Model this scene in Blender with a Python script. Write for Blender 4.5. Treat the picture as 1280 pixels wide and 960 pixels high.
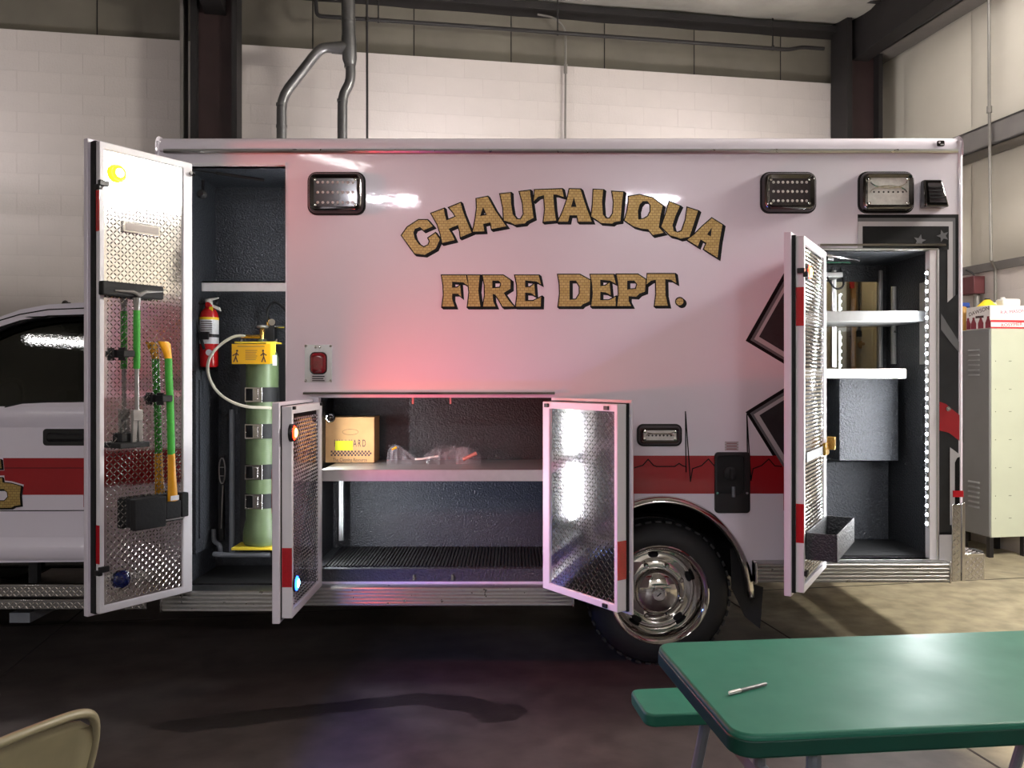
import bpy, math, random
from mathutils import Matrix, Vector, geometry
random.seed(7)
for o in list(bpy.data.objects):
    bpy.data.objects.remove(o)
SC = bpy.context.scene
COL = SC.collection
R = math.radians

# ------------------------------------------------------------------ camera
F, HY, CAMZ = 1035.0, 471.0, 1.61          # focal length in pixels, horizon row, eye height (1280x960 frame)
cam_d = bpy.data.cameras.new('camera')
cam_d.sensor_fit = 'HORIZONTAL'
cam_d.sensor_width = 36.0
cam_d.lens = F / 1280.0 * 36.0
cam_d.shift_y = (HY - 480.0) / 1280.0
cam_d.clip_start = 0.05
cam_d.clip_end = 100
cam = bpy.data.objects.new('camera', cam_d)
COL.objects.link(cam)
cam.location = (0, 0, CAMZ)
cam.rotation_euler = (R(90), 0, 0)
SC.camera = cam

# ------------------------------------------------------------------ world, view
wd = bpy.data.worlds.new('night_outside')
SC.world = wd
wd.use_nodes = True
wd.node_tree.nodes['Background'].inputs[0].default_value = (0.6, 0.65, 0.75, 1)
wd.node_tree.nodes['Background'].inputs[1].default_value = 0.02
SC.view_settings.view_transform = 'Standard'
SC.view_settings.look = 'None'
SC.view_settings.gamma = 1.0
SC.view_settings.use_curve_mapping = False
SC.view_settings.exposure = 0.0
SC.cycles.use_denoising = True
SC.cycles.sample_clamp_indirect = 6.0
SC.cycles.max_bounces = 10

# strengths of the lamps (watts for lamps, radiance for lenses)
TUBE_W = 56.0          # each ceiling fixture
RED_W, BLUE_W = 11.0, 6.5

# ------------------------------------------------------------------ helpers
def lin(c):
    c = c / 255.0
    return c / 12.92 if c <= 0.04045 else ((c + 0.055) / 1.055) ** 2.4

MATS = {}
def M(name, rgb, rough=.5, metal=0.0, nscale=0, namt=0.0, bump=0.0, bscale=60, coat=0.0, spec=.5, emit=None, es=0.0, trans=0.0, alpha=1.0, rvar=0.0, rgb2=None, ior=1.45, detail=4):
    m = bpy.data.materials.new(name)
    m.use_nodes = True
    nt = m.node_tree
    b = nt.nodes['Principled BSDF']
    c = tuple(lin(v) for v in rgb) + (1,)
    b.inputs['Base Color'].default_value = c
    b.inputs['Roughness'].default_value = rough
    b.inputs['Metallic'].default_value = metal
    b.inputs['Coat Weight'].default_value = coat
    b.inputs['Coat Roughness'].default_value = 0.04
    b.inputs['Specular IOR Level'].default_value = spec
    b.inputs['Transmission Weight'].default_value = trans
    b.inputs['Alpha'].default_value = alpha
    b.inputs['IOR'].default_value = ior
    tc = nt.nodes.new('ShaderNodeTexCoord')
    if emit:
        b.inputs['Emission Color'].default_value = tuple(lin(v) for v in emit) + (1,)
        b.inputs['Emission Strength'].default_value = es
    if nscale:
        n = nt.nodes.new('ShaderNodeTexNoise')
        n.inputs['Scale'].default_value = nscale
        n.inputs['Detail'].default_value = detail
        nt.links.new(tc.outputs['Object'], n.inputs['Vector'])
        mr = nt.nodes.new('ShaderNodeMapRange')
        mr.inputs['From Min'].default_value = .3
        mr.inputs['From Max'].default_value = .7
        nt.links.new(n.outputs['Fac'], mr.inputs['Value'])
        mx = nt.nodes.new('ShaderNodeMix')
        mx.data_type = 'RGBA'
        if rgb2:
            c2 = tuple(lin(v) for v in rgb2) + (1,)
            mx.inputs[6].default_value = c
        else:
            mx.inputs[6].default_value = tuple(min(1, v * (1 + namt)) for v in c[:3]) + (1,)
            c2 = tuple(v * (1 - namt) for v in c[:3]) + (1,)
        mx.inputs[7].default_value = c2
        nt.links.new(mr.outputs[0], mx.inputs[0])
        nt.links.new(mx.outputs[2], b.inputs['Base Color'])
        if rvar:
            m2 = nt.nodes.new('ShaderNodeMapRange')
            m2.inputs['To Min'].default_value = max(0, rough - rvar)
            m2.inputs['To Max'].default_value = min(1, rough + rvar)
            nt.links.new(mr.outputs[0], m2.inputs['Value'])
            nt.links.new(m2.outputs[0], b.inputs['Roughness'])
    if bump:
        n = nt.nodes.new('ShaderNodeTexNoise')
        n.inputs['Scale'].default_value = bscale
        n.inputs['Detail'].default_value = 2
        nt.links.new(tc.outputs['Object'], n.inputs['Vector'])
        bp = nt.nodes.new('ShaderNodeBump')
        bp.inputs['Strength'].default_value = bump
        bp.inputs['Distance'].default_value = 0.01
        nt.links.new(n.outputs['Fac'], bp.inputs['Height'])
        nt.links.new(bp.outputs[0], b.inputs['Normal'])
        if coat:
            nt.links.new(bp.outputs[0], b.inputs['Coat Normal'])
    MATS[name] = m
    return m

M('white_paint', (224, 217, 226), .28, coat=.6, bump=.03, bscale=14, nscale=2, namt=.015)
M('door_white', (222, 219, 222), .4, nscale=3, namt=.02, bump=.02, bscale=20)
M('red_paint', (150, 24, 32), .3, coat=.5, nscale=4, namt=.05, bump=.02, bscale=9)
M('black_vinyl', (9, 9, 10), .5, spec=.2, nscale=6, namt=.1)
M('charcoal_vinyl', (34, 36, 38), .3, nscale=14, namt=.25)
M('grey_vinyl', (96, 97, 99), .35, nscale=6, namt=.05)
M('pale_vinyl', (178, 176, 178), .35, nscale=6, namt=.03)
M('chrome', (205, 203, 200), .07, 1.0, nscale=8, namt=.03)
M('dark_chrome', (92, 90, 90), .12, 1.0, nscale=8, namt=.05)
M('aluminium', (188, 188, 186), .33, 1.0, nscale=30, namt=.05, rvar=.06)
M('brushed_shelf', (205, 205, 203), .38, .85, nscale=25, namt=.04)
M('tread_plate', (205, 204, 204), .08, 1.0, nscale=12, namt=.03, bump=.02, bscale=30)
M('bedliner', (54, 57, 62), .42, nscale=110, namt=.2, bump=1.0, bscale=95, spec=.6)
M('bedliner_dark', (44, 46, 49), .45, nscale=110, namt=.2, bump=.9, bscale=95, spec=.55)
M('black_rubber', (17, 17, 18), .7, nscale=20, namt=.2, bump=.15, bscale=60)
M('tyre_rubber', (19, 19, 20), .62, nscale=14, namt=.2, bump=.1, bscale=40)
M('black_plastic', (20, 20, 21), .42, nscale=20, namt=.12)
M('chassis_black', (14, 14, 15), .8, nscale=8, namt=.3)
M('reflector_red', (176, 16, 30), .25, nscale=120, namt=.12, coat=.5)
M('lens_red_unlit', (112, 14, 24), .15, coat=1, nscale=90, namt=.2)
M('lens_dark', (58, 54, 56), .1, coat=.6, nscale=60, namt=.15)
M('lens_clear', (206, 205, 200), .15, .15, nscale=40, namt=.12, coat=.6, bump=.15, bscale=40)
M('lens_blue_unlit', (14, 26, 74), .12, coat=1, nscale=60, namt=.15)
M('lens_red_lit', (255, 30, 20), .3, emit=(255, 38, 12), es=16, nscale=40, namt=.05)
M('lens_amber_rim', (255, 190, 30), .3, emit=(255, 190, 20), es=5, nscale=40, namt=.05)
M('lens_white_lit', (255, 240, 200), .3, emit=(255, 246, 215), es=25, nscale=40, namt=.02)
M('lens_core_red', (255, 220, 120), .3, emit=(255, 225, 110), es=30, nscale=40, namt=.02)
M('lens_core_blue', (160, 210, 255), .3, emit=(150, 215, 255), es=30, nscale=40, namt=.02)
M('lens_blue_lit', (20, 60, 255), .3, emit=(20, 70, 255), es=26, nscale=40, namt=.05)
M('led_white', (255, 255, 255), .3, emit=(240, 246, 255), es=55, nscale=40, namt=.01)
M('tube_lit', (255, 255, 255), .3, emit=(255, 248, 246), es=36, nscale=10, namt=.01)
M('tube_bright', (255, 255, 255), .3, emit=(255, 249, 240), es=420, nscale=10, namt=.01)
M('tube_bay', (255, 255, 255), .3, emit=(247, 244, 255), es=280, nscale=10, namt=.01)
M('tube_fill', (255, 255, 255), .3, emit=(252, 246, 250), es=120, nscale=10, namt=.01)
M('green_steel', (86, 102, 70), .42, nscale=10, namt=.1, rvar=.08)
M('yellow_sign', (236, 178, 18), .45, nscale=8, namt=.04)
M('yellow_steel', (226, 200, 60), .4, nscale=8, namt=.05)
M('brass', (190, 150, 80), .25, 1.0, nscale=30, namt=.1)
M('grey_tube', (112, 116, 122), .4, nscale=20, namt=.06)
M('red_enamel', (190, 22, 24), .22, coat=.6, nscale=10, namt=.05)
M('paper_label', (222, 222, 224), .55, nscale=80, namt=.08)
M('yellow_label', (240, 200, 30), .5, nscale=20, namt=.05)
M('white_plastic', (228, 226, 220), .4, nscale=10, namt=.02)
M('hose_white', (206, 200, 182), .45, nscale=20, namt=.05)
M('green_tape', (52, 150, 42), .5, nscale=60, namt=.12, bump=.1, bscale=120)
M('yellow_fibreglass', (228, 160, 26), .35, coat=.3, nscale=20, namt=.06)
M('tool_steel', (150, 148, 144), .35, .7, nscale=20, namt=.08)
M('cardboard', (196, 152, 100), .75, nscale=14, namt=.06)
M('cardboard_print', (72, 52, 56), .7, nscale=30, namt=.1)
M('highlighter', (232, 232, 20), .6, nscale=20, namt=.03)
M('clear_plastic', (190, 190, 196), .12, trans=.0, alpha=.16, nscale=20, namt=.1, bump=.6, bscale=30)
M('pink_plastic', (190, 128, 118), .4, nscale=20, namt=.05)
M('gold_leaf', (176, 140, 66), .38, .35, nscale=0)
M('block_paint', (196, 188, 182), .75, nscale=2.2, namt=.05, bump=.25, bscale=45)
M('mortar', (186, 178, 172), .85, nscale=6, namt=.08)
M('siding_dull', (104, 99, 88), .6, nscale=1.6, namt=.16, bump=.35, bscale=5)
M('siding_warm', (208, 202, 186), .6, nscale=1.3, namt=.06, bump=.3, bscale=4)
M('insulation', (150, 147, 138), .5, nscale=2.2, namt=.18, bump=1.0, bscale=5)
M('steel_dark', (28, 25, 25), .6, nscale=5, namt=.2)
M('steel_maroon', (48, 31, 31), .6, nscale=5, namt=.15)
M('girt_grey', (104, 100, 96), .6, nscale=4, namt=.12)
M('galvanised', (118, 118, 118), .36, .9, nscale=14, namt=.1, rvar=.05)
M('conduit', (132, 128, 122), .45, .5, nscale=10, namt=.1)
M('green_laminate', (38, 104, 84), .46, nscale=5, namt=.08, rvar=.05, spec=.35)
M('green_edge', (14, 62, 50), .4, nscale=12, namt=.1)
M('chair_tan', (128, 120, 94), .4, nscale=12, namt=.08, bump=.04, bscale=50)
M('locker_grey', (118, 118, 118), .5, nscale=3, namt=.05)
M('locker_pale', (196, 202, 180), .45, nscale=3, namt=.04)
M('hollow', (6, 6, 7), .9, nscale=5, namt=.2)
M('carton_white', (238, 234, 232), .6, nscale=8, namt=.03)
M('carton_grey', (188, 178, 170), .65, nscale=8, namt=.05)
M('print_red', (206, 52, 58), .6, nscale=20, namt=.08)
M('print_magenta', (206, 96, 130), .6, nscale=20, namt=.1)
M('print_dark', (70, 48, 46), .6, nscale=20, namt=.1)
M('print_maroon', (128, 44, 56), .6, nscale=20, namt=.1)
M('blue_plastic', (28, 64, 140), .4, nscale=10, namt=.06)
M('yellow_plastic', (240, 210, 50), .4, nscale=10, namt=.04)
M('amber_liquid', (176, 132, 60), .35, nscale=10, namt=.08)
M('maroon_steel', (96, 50, 52), .5, nscale=10, namt=.1)
M('beige_panel', (168, 152, 122), .5, nscale=5, namt=.05)
M('seat_vinyl', (36, 40, 40), .5, nscale=8, namt=.12)
M('wet_concrete', (40, 35, 34), .36, nscale=9, namt=.25, bump=.1, bscale=30)
M('joint_dark', (40, 34, 31), .9, nscale=20, namt=.2)

# glass: thin dark pane and a clear pane
def glass(name, tint, mirror, bump=0.0):
    m = bpy.data.materials.new(name); m.use_nodes = True; nt = m.node_tree; nt.nodes.clear()
    out = nt.nodes.new('ShaderNodeOutputMaterial'); mx = nt.nodes.new('ShaderNodeMixShader')
    tr = nt.nodes.new('ShaderNodeBsdfTransparent'); gl = nt.nodes.new('ShaderNodeBsdfGlossy')
    tr.inputs[0].default_value = tuple(lin(v) for v in tint) + (1,)
    gl.inputs['Roughness'].default_value = .015
    lw = nt.nodes.new('ShaderNodeLayerWeight'); lw.inputs[0].default_value = mirror
    tc = nt.nodes.new('ShaderNodeTexCoord'); n = nt.nodes.new('ShaderNodeTexNoise'); n.inputs['Scale'].default_value = 60
    bp = nt.nodes.new('ShaderNodeBump'); bp.inputs['Strength'].default_value = bump; bp.inputs['Distance'].default_value = .004
    nt.links.new(tc.outputs['Object'], n.inputs['Vector']); nt.links.new(n.outputs['Fac'], bp.inputs['Height'])
    nt.links.new(bp.outputs[0], gl.inputs['Normal'])
    nt.links.new(lw.outputs['Fresnel'], mx.inputs[0]); nt.links.new(tr.outputs[0], mx.inputs[1]); nt.links.new(gl.outputs[0], mx.inputs[2]); nt.links.new(mx.outputs[0], out.inputs[0])
    MATS[name] = m
glass('cab_glass', (120, 132, 126), .35, .02)
glass('pane_glass', (225, 228, 226), .42)

def tune_gold():
    m = MATS['gold_leaf']; nt = m.node_tree; b = nt.nodes['Principled BSDF']
    tc = [n for n in nt.nodes if n.type == 'TEX_COORD'][0]
    mp = nt.nodes.new('ShaderNodeMapping'); mp.inputs['Rotation'].default_value = (R(90), 0, 0)
    br = nt.nodes.new('ShaderNodeTexBrick')
    br.inputs['Scale'].default_value = 15
    br.inputs['Brick Width'].default_value = .34; br.inputs['Row Height'].default_value = .22
    br.inputs['Mortar Size'].default_value = .05; br.inputs['Mortar Smooth'].default_value = 1.0
    br.inputs['Color1'].default_value = tuple(lin(v) for v in (186, 158, 96)) + (1,)
    br.inputs['Color2'].default_value = tuple(lin(v) for v in (168, 140, 78)) + (1,)
    br.inputs['Mortar'].default_value = tuple(lin(v) for v in (136, 110, 62)) + (1,)
    nt.links.new(tc.outputs['Object'], mp.inputs[0]); nt.links.new(mp.outputs[0], br.inputs['Vector'])
    nt.links.new(br.outputs['Color'], b.inputs['Base Color'])
tune_gold()

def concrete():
    # light by the side wall put into colour: dark stained bay, paler yellowish side
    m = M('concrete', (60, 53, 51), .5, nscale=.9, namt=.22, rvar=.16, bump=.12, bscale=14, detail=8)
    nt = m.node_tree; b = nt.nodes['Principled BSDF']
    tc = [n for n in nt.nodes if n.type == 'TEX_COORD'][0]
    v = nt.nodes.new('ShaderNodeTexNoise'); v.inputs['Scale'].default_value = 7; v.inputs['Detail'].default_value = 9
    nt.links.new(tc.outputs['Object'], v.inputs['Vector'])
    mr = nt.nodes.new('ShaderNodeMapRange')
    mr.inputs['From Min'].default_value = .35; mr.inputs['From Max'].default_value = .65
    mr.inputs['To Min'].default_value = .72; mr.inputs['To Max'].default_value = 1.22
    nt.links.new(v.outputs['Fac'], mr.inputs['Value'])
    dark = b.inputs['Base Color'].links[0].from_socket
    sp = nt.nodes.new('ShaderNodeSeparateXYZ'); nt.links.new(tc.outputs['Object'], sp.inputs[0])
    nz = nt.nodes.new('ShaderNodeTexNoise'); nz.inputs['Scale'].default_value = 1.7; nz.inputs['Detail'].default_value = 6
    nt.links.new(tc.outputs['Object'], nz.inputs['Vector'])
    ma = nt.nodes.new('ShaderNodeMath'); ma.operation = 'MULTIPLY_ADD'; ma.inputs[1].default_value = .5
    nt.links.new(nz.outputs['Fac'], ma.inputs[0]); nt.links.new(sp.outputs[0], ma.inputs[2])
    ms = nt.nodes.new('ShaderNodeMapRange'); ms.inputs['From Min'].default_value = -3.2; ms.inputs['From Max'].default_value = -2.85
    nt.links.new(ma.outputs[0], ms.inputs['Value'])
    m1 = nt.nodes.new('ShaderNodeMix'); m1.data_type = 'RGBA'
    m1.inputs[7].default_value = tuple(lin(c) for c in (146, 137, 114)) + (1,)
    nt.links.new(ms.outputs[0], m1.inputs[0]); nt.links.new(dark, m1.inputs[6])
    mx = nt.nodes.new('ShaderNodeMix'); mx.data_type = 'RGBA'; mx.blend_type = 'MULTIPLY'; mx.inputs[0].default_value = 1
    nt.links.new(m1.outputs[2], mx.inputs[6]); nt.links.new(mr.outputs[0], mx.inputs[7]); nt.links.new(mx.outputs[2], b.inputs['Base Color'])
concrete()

def W(px, py, d):
    """photo pixel -> world point at depth d (metres in front of the lens)"""
    return Vector(((px - 640.0) / F * d, d, CAMZ - (py - HY) / F * d))

class MB:
    def __init__(self):
        self.v = []; self.f = []
    def add(self, vs, fs):
        n = len(self.v)
        self.v += [tuple(p) for p in vs]
        self.f += [tuple(i + n for i in q) for q in fs]
        return self
    def box(self, x0, x1, y0, y1, z0, z1):
        x0, x1 = min(x0, x1), max(x0, x1); y0, y1 = min(y0, y1), max(y0, y1); z0, z1 = min(z0, z1), max(z0, z1)
        vs = [(x, y, z) for z in (z0, z1) for y in (y0, y1) for x in (x0, x1)]
        return self.add(vs, [(0, 2, 3, 1), (4, 5, 7, 6), (0, 1, 5, 4), (2, 6, 7, 3), (0, 4, 6, 2), (1, 3, 7, 5)])
    def hexa(self, bot, top):
        """box from 4 bottom and 4 top corners, both counter-clockwise seen from above"""
        return self.add(list(bot) + list(top), [(3, 2, 1, 0), (4, 5, 6, 7), (0, 1, 5, 4), (1, 2, 6, 5), (2, 3, 7, 6), (3, 0, 4, 7)])
    def obox(self, c, size, mat):
        h = [s / 2 for s in size]
        c = Vector(c)
        vs = [c + mat @ Vector((x * h[0], y * h[1], z * h[2])) for z in (-1, 1) for y in (-1, 1) for x in (-1, 1)]
        return self.add(vs, [(0, 2, 3, 1), (4, 5, 7, 6), (0, 1, 5, 4), (2, 6, 7, 3), (0, 4, 6, 2), (1, 3, 7, 5)])
    def tube(self, pts, r, n=10, caps=True):
        pts = [Vector(p) for p in pts]
        rs = r if isinstance(r, (list, tuple)) else [r] * len(pts)
        base = len(self.v)
        up = None
        for i, p in enumerate(pts):
            a = pts[max(0, i - 1)]; b = pts[min(len(pts) - 1, i + 1)]
            t = (b - a).normalized()
            if up is None:
                up = Vector((0, 0, 1)) if abs(t.z) < .9 else Vector((1, 0, 0))
            s = t.cross(up)
            if s.length < 1e-4:
                s = t.cross(Vector((1, 0, 0)))
            s.normalize(); u = s.cross(t).normalized(); up = u
            for k in range(n):
                w = 2 * math.pi * k / n
                self.v.append(tuple(p + (s * math.cos(w) + u * math.sin(w)) * rs[i]))
        for i in range(len(pts) - 1):
            for k in range(n):
                a = base + i * n + k; b = base + i * n + (k + 1) % n
                self.f.append((a, b, b + n, a + n))
        if caps:
            self.f.append(tuple(base + k for k in reversed(range(n))))
            self.f.append(tuple(base + (len(pts) - 1) * n + k for k in range(n)))
        return self
    def lathe(self, prof, origin, axis='z', n=24, caps=True):
        """prof: (radius, height) pairs along axis"""
        o = Vector(origin); base = len(self.v)
        for r, h in prof:
            for k in range(n):
                w = 2 * math.pi * k / n
                c, s = r * math.cos(w), r * math.sin(w)
                p = {'z': (c, s, h), 'y': (c, h, s), 'x': (h, c, s)}[axis]
                self.v.append(tuple(o + Vector(p)))
        flip = axis == 'y'
        for i in range(len(prof) - 1):
            for k in range(n):
                a = base + i * n + k; b = base + i * n + (k + 1) % n
                q = (a, b, b + n, a + n)
                self.f.append(tuple(reversed(q)) if flip else q)
        if not caps: return self
        a = tuple(base + k for k in range(n)); b = tuple(base + (len(prof) - 1) * n + k for k in range(n))
        self.f.append(a if flip else tuple(reversed(a))); self.f.append(tuple(reversed(b)) if flip else b)
        return self
    def plate(self, loops, y0, y1):
        """polygon(s) in x,z (first outer, then holes) extruded along y from y0 (front) to y1"""
        loops = [[(p[0], p[1]) for p in l] for l in loops]
        tris = geometry.tessellate_polygon([[Vector((x, z, 0)) for x, z in l] for l in loops])
        flat = [p for l in loops for p in l]
        n = len(flat); base = len(self.v)
        self.v += [(x, y0, z) for x, z in flat] + [(x, y1, z) for x, z in flat]
        for t in tris:
            a, b, c = (flat[i] for i in t)
            ar = (b[0] - a[0]) * (c[1] - a[1]) - (b[1] - a[1]) * (c[0] - a[0])
            if ar < 0:
                t = (t[0], t[2], t[1])
            self.f.append(tuple(base + i for i in t))
            self.f.append(tuple(base + n + i for i in reversed(t)))
        s = 0
        for li, l in enumerate(loops):
            m = len(l)
            area = sum(l[i][0] * l[(i + 1) % m][1] - l[(i + 1) % m][0] * l[i][1] for i in range(m))
            ccw = (area > 0) == (li == 0)
            for i in range(m):
                a = base + s + i; b = base + s + (i + 1) % m
                q = (b, a, a + n, b + n) if ccw else (a, b, b + n, a + n)
                self.f.append(q)
            s += m
        return self
    def flat(self, poly, y):
        """a one-sided polygon in x,z facing -y"""
        tris = geometry.tessellate_polygon([[Vector((x, z, 0)) for x, z in poly]])
        base = len(self.v); self.v += [(x, y, z) for x, z in poly]
        for t in tris:
            a, b, c = (poly[i] for i in t)
            if (b[0] - a[0]) * (c[1] - a[1]) - (b[1] - a[1]) * (c[0] - a[0]) < 0:
                t = (t[0], t[2], t[1])
            self.f.append(tuple(base + i for i in t))
        return self
    def prof_x(self, prof, x0, x1):
        """closed (y,z) profile swept along x"""
        n = len(prof)
        self.v_base = len(self.v); b = self.v_base
        self.v += [(x0, y, z) for y, z in prof] + [(x1, y, z) for y, z in prof]
        ar = sum(prof[i][0] * prof[(i + 1) % n][1] - prof[(i + 1) % n][0] * prof[i][1] for i in range(n))
        for i in range(n):
            j = (i + 1) % n
            self.f.append((b + i, b + j, b + n + j, b + n + i) if ar < 0 else (b + j, b + i, b + n + i, b + n + j))
        cap = tuple(b + i for i in range(n)); cap2 = tuple(b + n + i for i in range(n))
        self.f.append(tuple(reversed(cap)) if ar > 0 else cap); self.f.append(cap2 if ar > 0 else tuple(reversed(cap2)))
        return self
    def sphere(self, c, r, n=10, m=6, sq=(1, 1, 1)):
        prof = []
        for i in range(m + 1):
            a = math.pi * i / m
            prof.append((max(1e-5, r * math.sin(a)), -r * math.cos(a)))
        b = len(self.v)
        self.lathe(prof, (0, 0, 0), 'z', n)
        for i in range(b, len(self.v)):
            p = self.v[i]
            self.v[i] = (c[0] + p[0] * sq[0], c[1] + p[1] * sq[1], c[2] + p[2] * sq[2])
        return self
    def xf(self, mat, start=0):
        for i in range(start, len(self.v)):
            self.v[i] = tuple(mat @ Vector(self.v[i]))
        return self
    def mesh(self, name, mat, smooth=35):
        me = bpy.data.meshes.new(name)
        me.from_pydata(self.v, [], self.f)
        me.materials.append(MATS[mat] if isinstance(mat, str) else mat)
        if smooth:
            me.polygons.foreach_set('use_smooth', [True] * len(me.polygons))
            me.update()
            me.set_sharp_from_angle(angle=R(smooth))
        me.update()
        return me
    def build(self, name, mat, parent=None, local=False, bevel=0, smooth=35, seg=2):
        o = bpy.data.objects.new(name, self.mesh(name, mat, smooth))
        put(o, parent, local)
        if bevel:
            m = o.modifiers.new('edge', 'BEVEL'); m.width = bevel; m.segments = seg; m.limit_method = 'ANGLE'; m.angle_limit = R(40)
            m.harden_normals = False
        return o

def put(o, parent=None, local=False):
    COL.objects.link(o)
    if parent is not None:
        o.parent = parent
        if not local:
            o.matrix_parent_inverse = world_of(parent).inverted()
    return o
def world_of(o):
    m = Matrix.LocRotScale(o.location, o.rotation_euler, o.scale)
    if o.parent:
        return world_of(o.parent) @ o.matrix_parent_inverse @ m
    return m
def tag(o, label, cat=None, group=None, kind=None):
    if label: o['label'] = label
    if cat: o['category'] = cat
    if group: o['group'] = group
    if kind: o['kind'] = kind
    return o
def thing(name, label, cat, loc=(0, 0, 0), rz=0, group=None):
    o = bpy.data.objects.new(name, None); o.empty_display_size = .1
    o.location = loc; o.rotation_euler = (0, 0, rz)
    COL.objects.link(o)
    return tag(o, label, cat, group)
def struct(o, label=None, cat=None):
    o['kind'] = 'structure'
    if label: o['label'] = label
    if cat: o['category'] = cat
    return o
def inst(name, me, parent, loc, local=False, rot=(0, 0, 0), scale=(1, 1, 1)):
    o = bpy.data.objects.new(name, me)
    o.location = loc; o.rotation_euler = rot; o.scale = scale
    return put(o, parent, local)
def rr(x0, x1, z0, z1, r, n=5):
    out = []
    for cx, cz, a0 in ((x1 - r, z1 - r, 0), (x0 + r, z1 - r, 90), (x0 + r, z0 + r, 180), (x1 - r, z0 + r, 270)):
        for k in range(n + 1):
            a = R(a0 + 90 * k / n)
            out.append((cx + r * math.cos(a), cz + r * math.sin(a)))
    return out
def circ(cx, cz, r, n=20, rz=None):
    rz = rz or r
    return [(cx + r * math.cos(2 * math.pi * k / n), cz + rz * math.sin(2 * math.pi * k / n)) for k in range(n)]
def text(name, body, size, loc, rot, mat, parent=None, local=False, align='CENTER', sx=1.0, space=1.0, ex=.0004):
    c = bpy.data.curves.new(name, 'FONT'); c.body = body; c.size = size; c.align_x = align; c.align_y = 'CENTER'
    c.extrude = ex; c.space_character = space; c.resolution_u = 3
    tmp = bpy.data.objects.new(name, c); COL.objects.link(tmp)
    dg = bpy.context.evaluated_depsgraph_get(); dg.update()
    me = bpy.data.meshes.new_from_object(tmp.evaluated_get(dg))
    bpy.data.objects.remove(tmp)
    me.materials.clear(); me.materials.append(MATS[mat])
    o = bpy.data.objects.new(name, me); o.location = loc; o.rotation_euler = rot; o.scale = (sx, 1, 1)
    return put(o, parent, local)
def lamp(name, kind, energy, color, parent, loc, rot=(0, 0, 0), size=.05, sy=None, local=True, spread=None, blend=None):
    l = bpy.data.lights.new(name, kind); l.energy = energy; l.color = color
    if kind == 'AREA':
        l.shape = 'RECTANGLE' if sy else 'DISK'; l.size = size
        if sy: l.size_y = sy
        if spread: l.spread = R(spread)
    else:
        l.shadow_soft_size = size
        if kind == 'SPOT':
            l.spot_size = R(spread or 120); l.spot_blend = blend or .5
    o = bpy.data.objects.new(name, l); o.location = loc; o.rotation_euler = rot
    return put(o, parent, local)

# ================================================================== THE GARAGE
TH = R(9.9)
CX, CY = 4.24, 9.80                          # back corner of the room
def RW(u, v, z=0.0):
    return Vector((CX + u * math.cos(TH) - v * math.sin(TH), CY + u * math.sin(TH) + v * math.cos(TH), z))
def room(o):
    o.location = (CX, CY, 0); o.rotation_euler = (0, 0, TH); return o
def rbuild(mb, name, mat, parent=None, **k):
    o = mb.build(name, mat, parent, local=True, **k)
    if parent is None:
        room(o)
    return o

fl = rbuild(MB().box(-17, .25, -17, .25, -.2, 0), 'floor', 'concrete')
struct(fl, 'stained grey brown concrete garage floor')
# saw-cut joints in the slab
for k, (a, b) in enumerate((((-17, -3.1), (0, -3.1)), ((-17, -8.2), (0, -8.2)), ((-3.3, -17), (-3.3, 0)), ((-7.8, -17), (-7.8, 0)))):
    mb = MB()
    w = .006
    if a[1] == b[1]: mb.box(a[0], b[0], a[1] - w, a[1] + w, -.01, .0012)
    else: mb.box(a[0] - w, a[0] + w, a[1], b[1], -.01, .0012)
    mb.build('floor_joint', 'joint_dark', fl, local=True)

wb = rbuild(MB().box(-17, .25, 0, .25, 0, 5.05), 'wall_back', 'mortar')
struct(wb, 'white painted concrete block wall behind the ambulance, dull siding above it')
BW, BH = .405, .203
bm_full = MB().box(-BW / 2 + .002, BW / 2 - .002, -.0025, .002, -BH / 2 + .002, BH / 2 - .002).mesh('block', 'block_paint')
bm_half = MB().box(-BW / 4 + .002, BW / 4 - .002, -.0025, .002, -BH / 2 + .002, BH / 2 - .002).mesh('block', 'block_paint')
for row in range(15):
    z = 5.05 - BH * (row + .5)
    off = (row % 2) * BW / 2
    n = 0
    u = -10.7 + off
    while u < -.25:
        if row < 5 or u < -7.3:
            inst('block', bm_full, wb, (u, -random.uniform(0, .001), z), local=True)
        u += BW
PANEL = 1.07
def bulge(w, h, depth, nu=10, nz=8):
    mb = MB()
    for j in range(nz + 1):
        for i in range(nu + 1):
            s, t = i / nu, j / nz
            b = (1 - (2 * s - 1) ** 4) * (1 - (2 * t - 1) ** 6)
            b += .12 * math.sin(9 * s + 4 * t) * (1 - (2 * s - 1) ** 4)
            mb.v.append(((s - .5) * w, -depth * b, (t - .5) * h))
    for j in range(nz):
        for i in range(nu):
            a = j * (nu + 1) + i
            mb.f.append((a, a + 1, a + nu + 2, a + nu + 1))
    return mb
rbuild(MB().box(-17, .25, .12, .25, 5.05, 6.2), 'siding_backing', 'steel_dark', wb)
me = bulge(PANEL - .012, .85, .022).mesh('siding_panel', 'siding_dull', 60)
u = -.55
while u > -12:
    inst('siding_panel', me, wb, (u, .11, 5.47), local=True)
    u -= PANEL
rbuild(MB().box(-17, .0, -.14, .1, 5.60, 5.67), 'eave_beam', 'steel_dark', wb)

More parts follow.
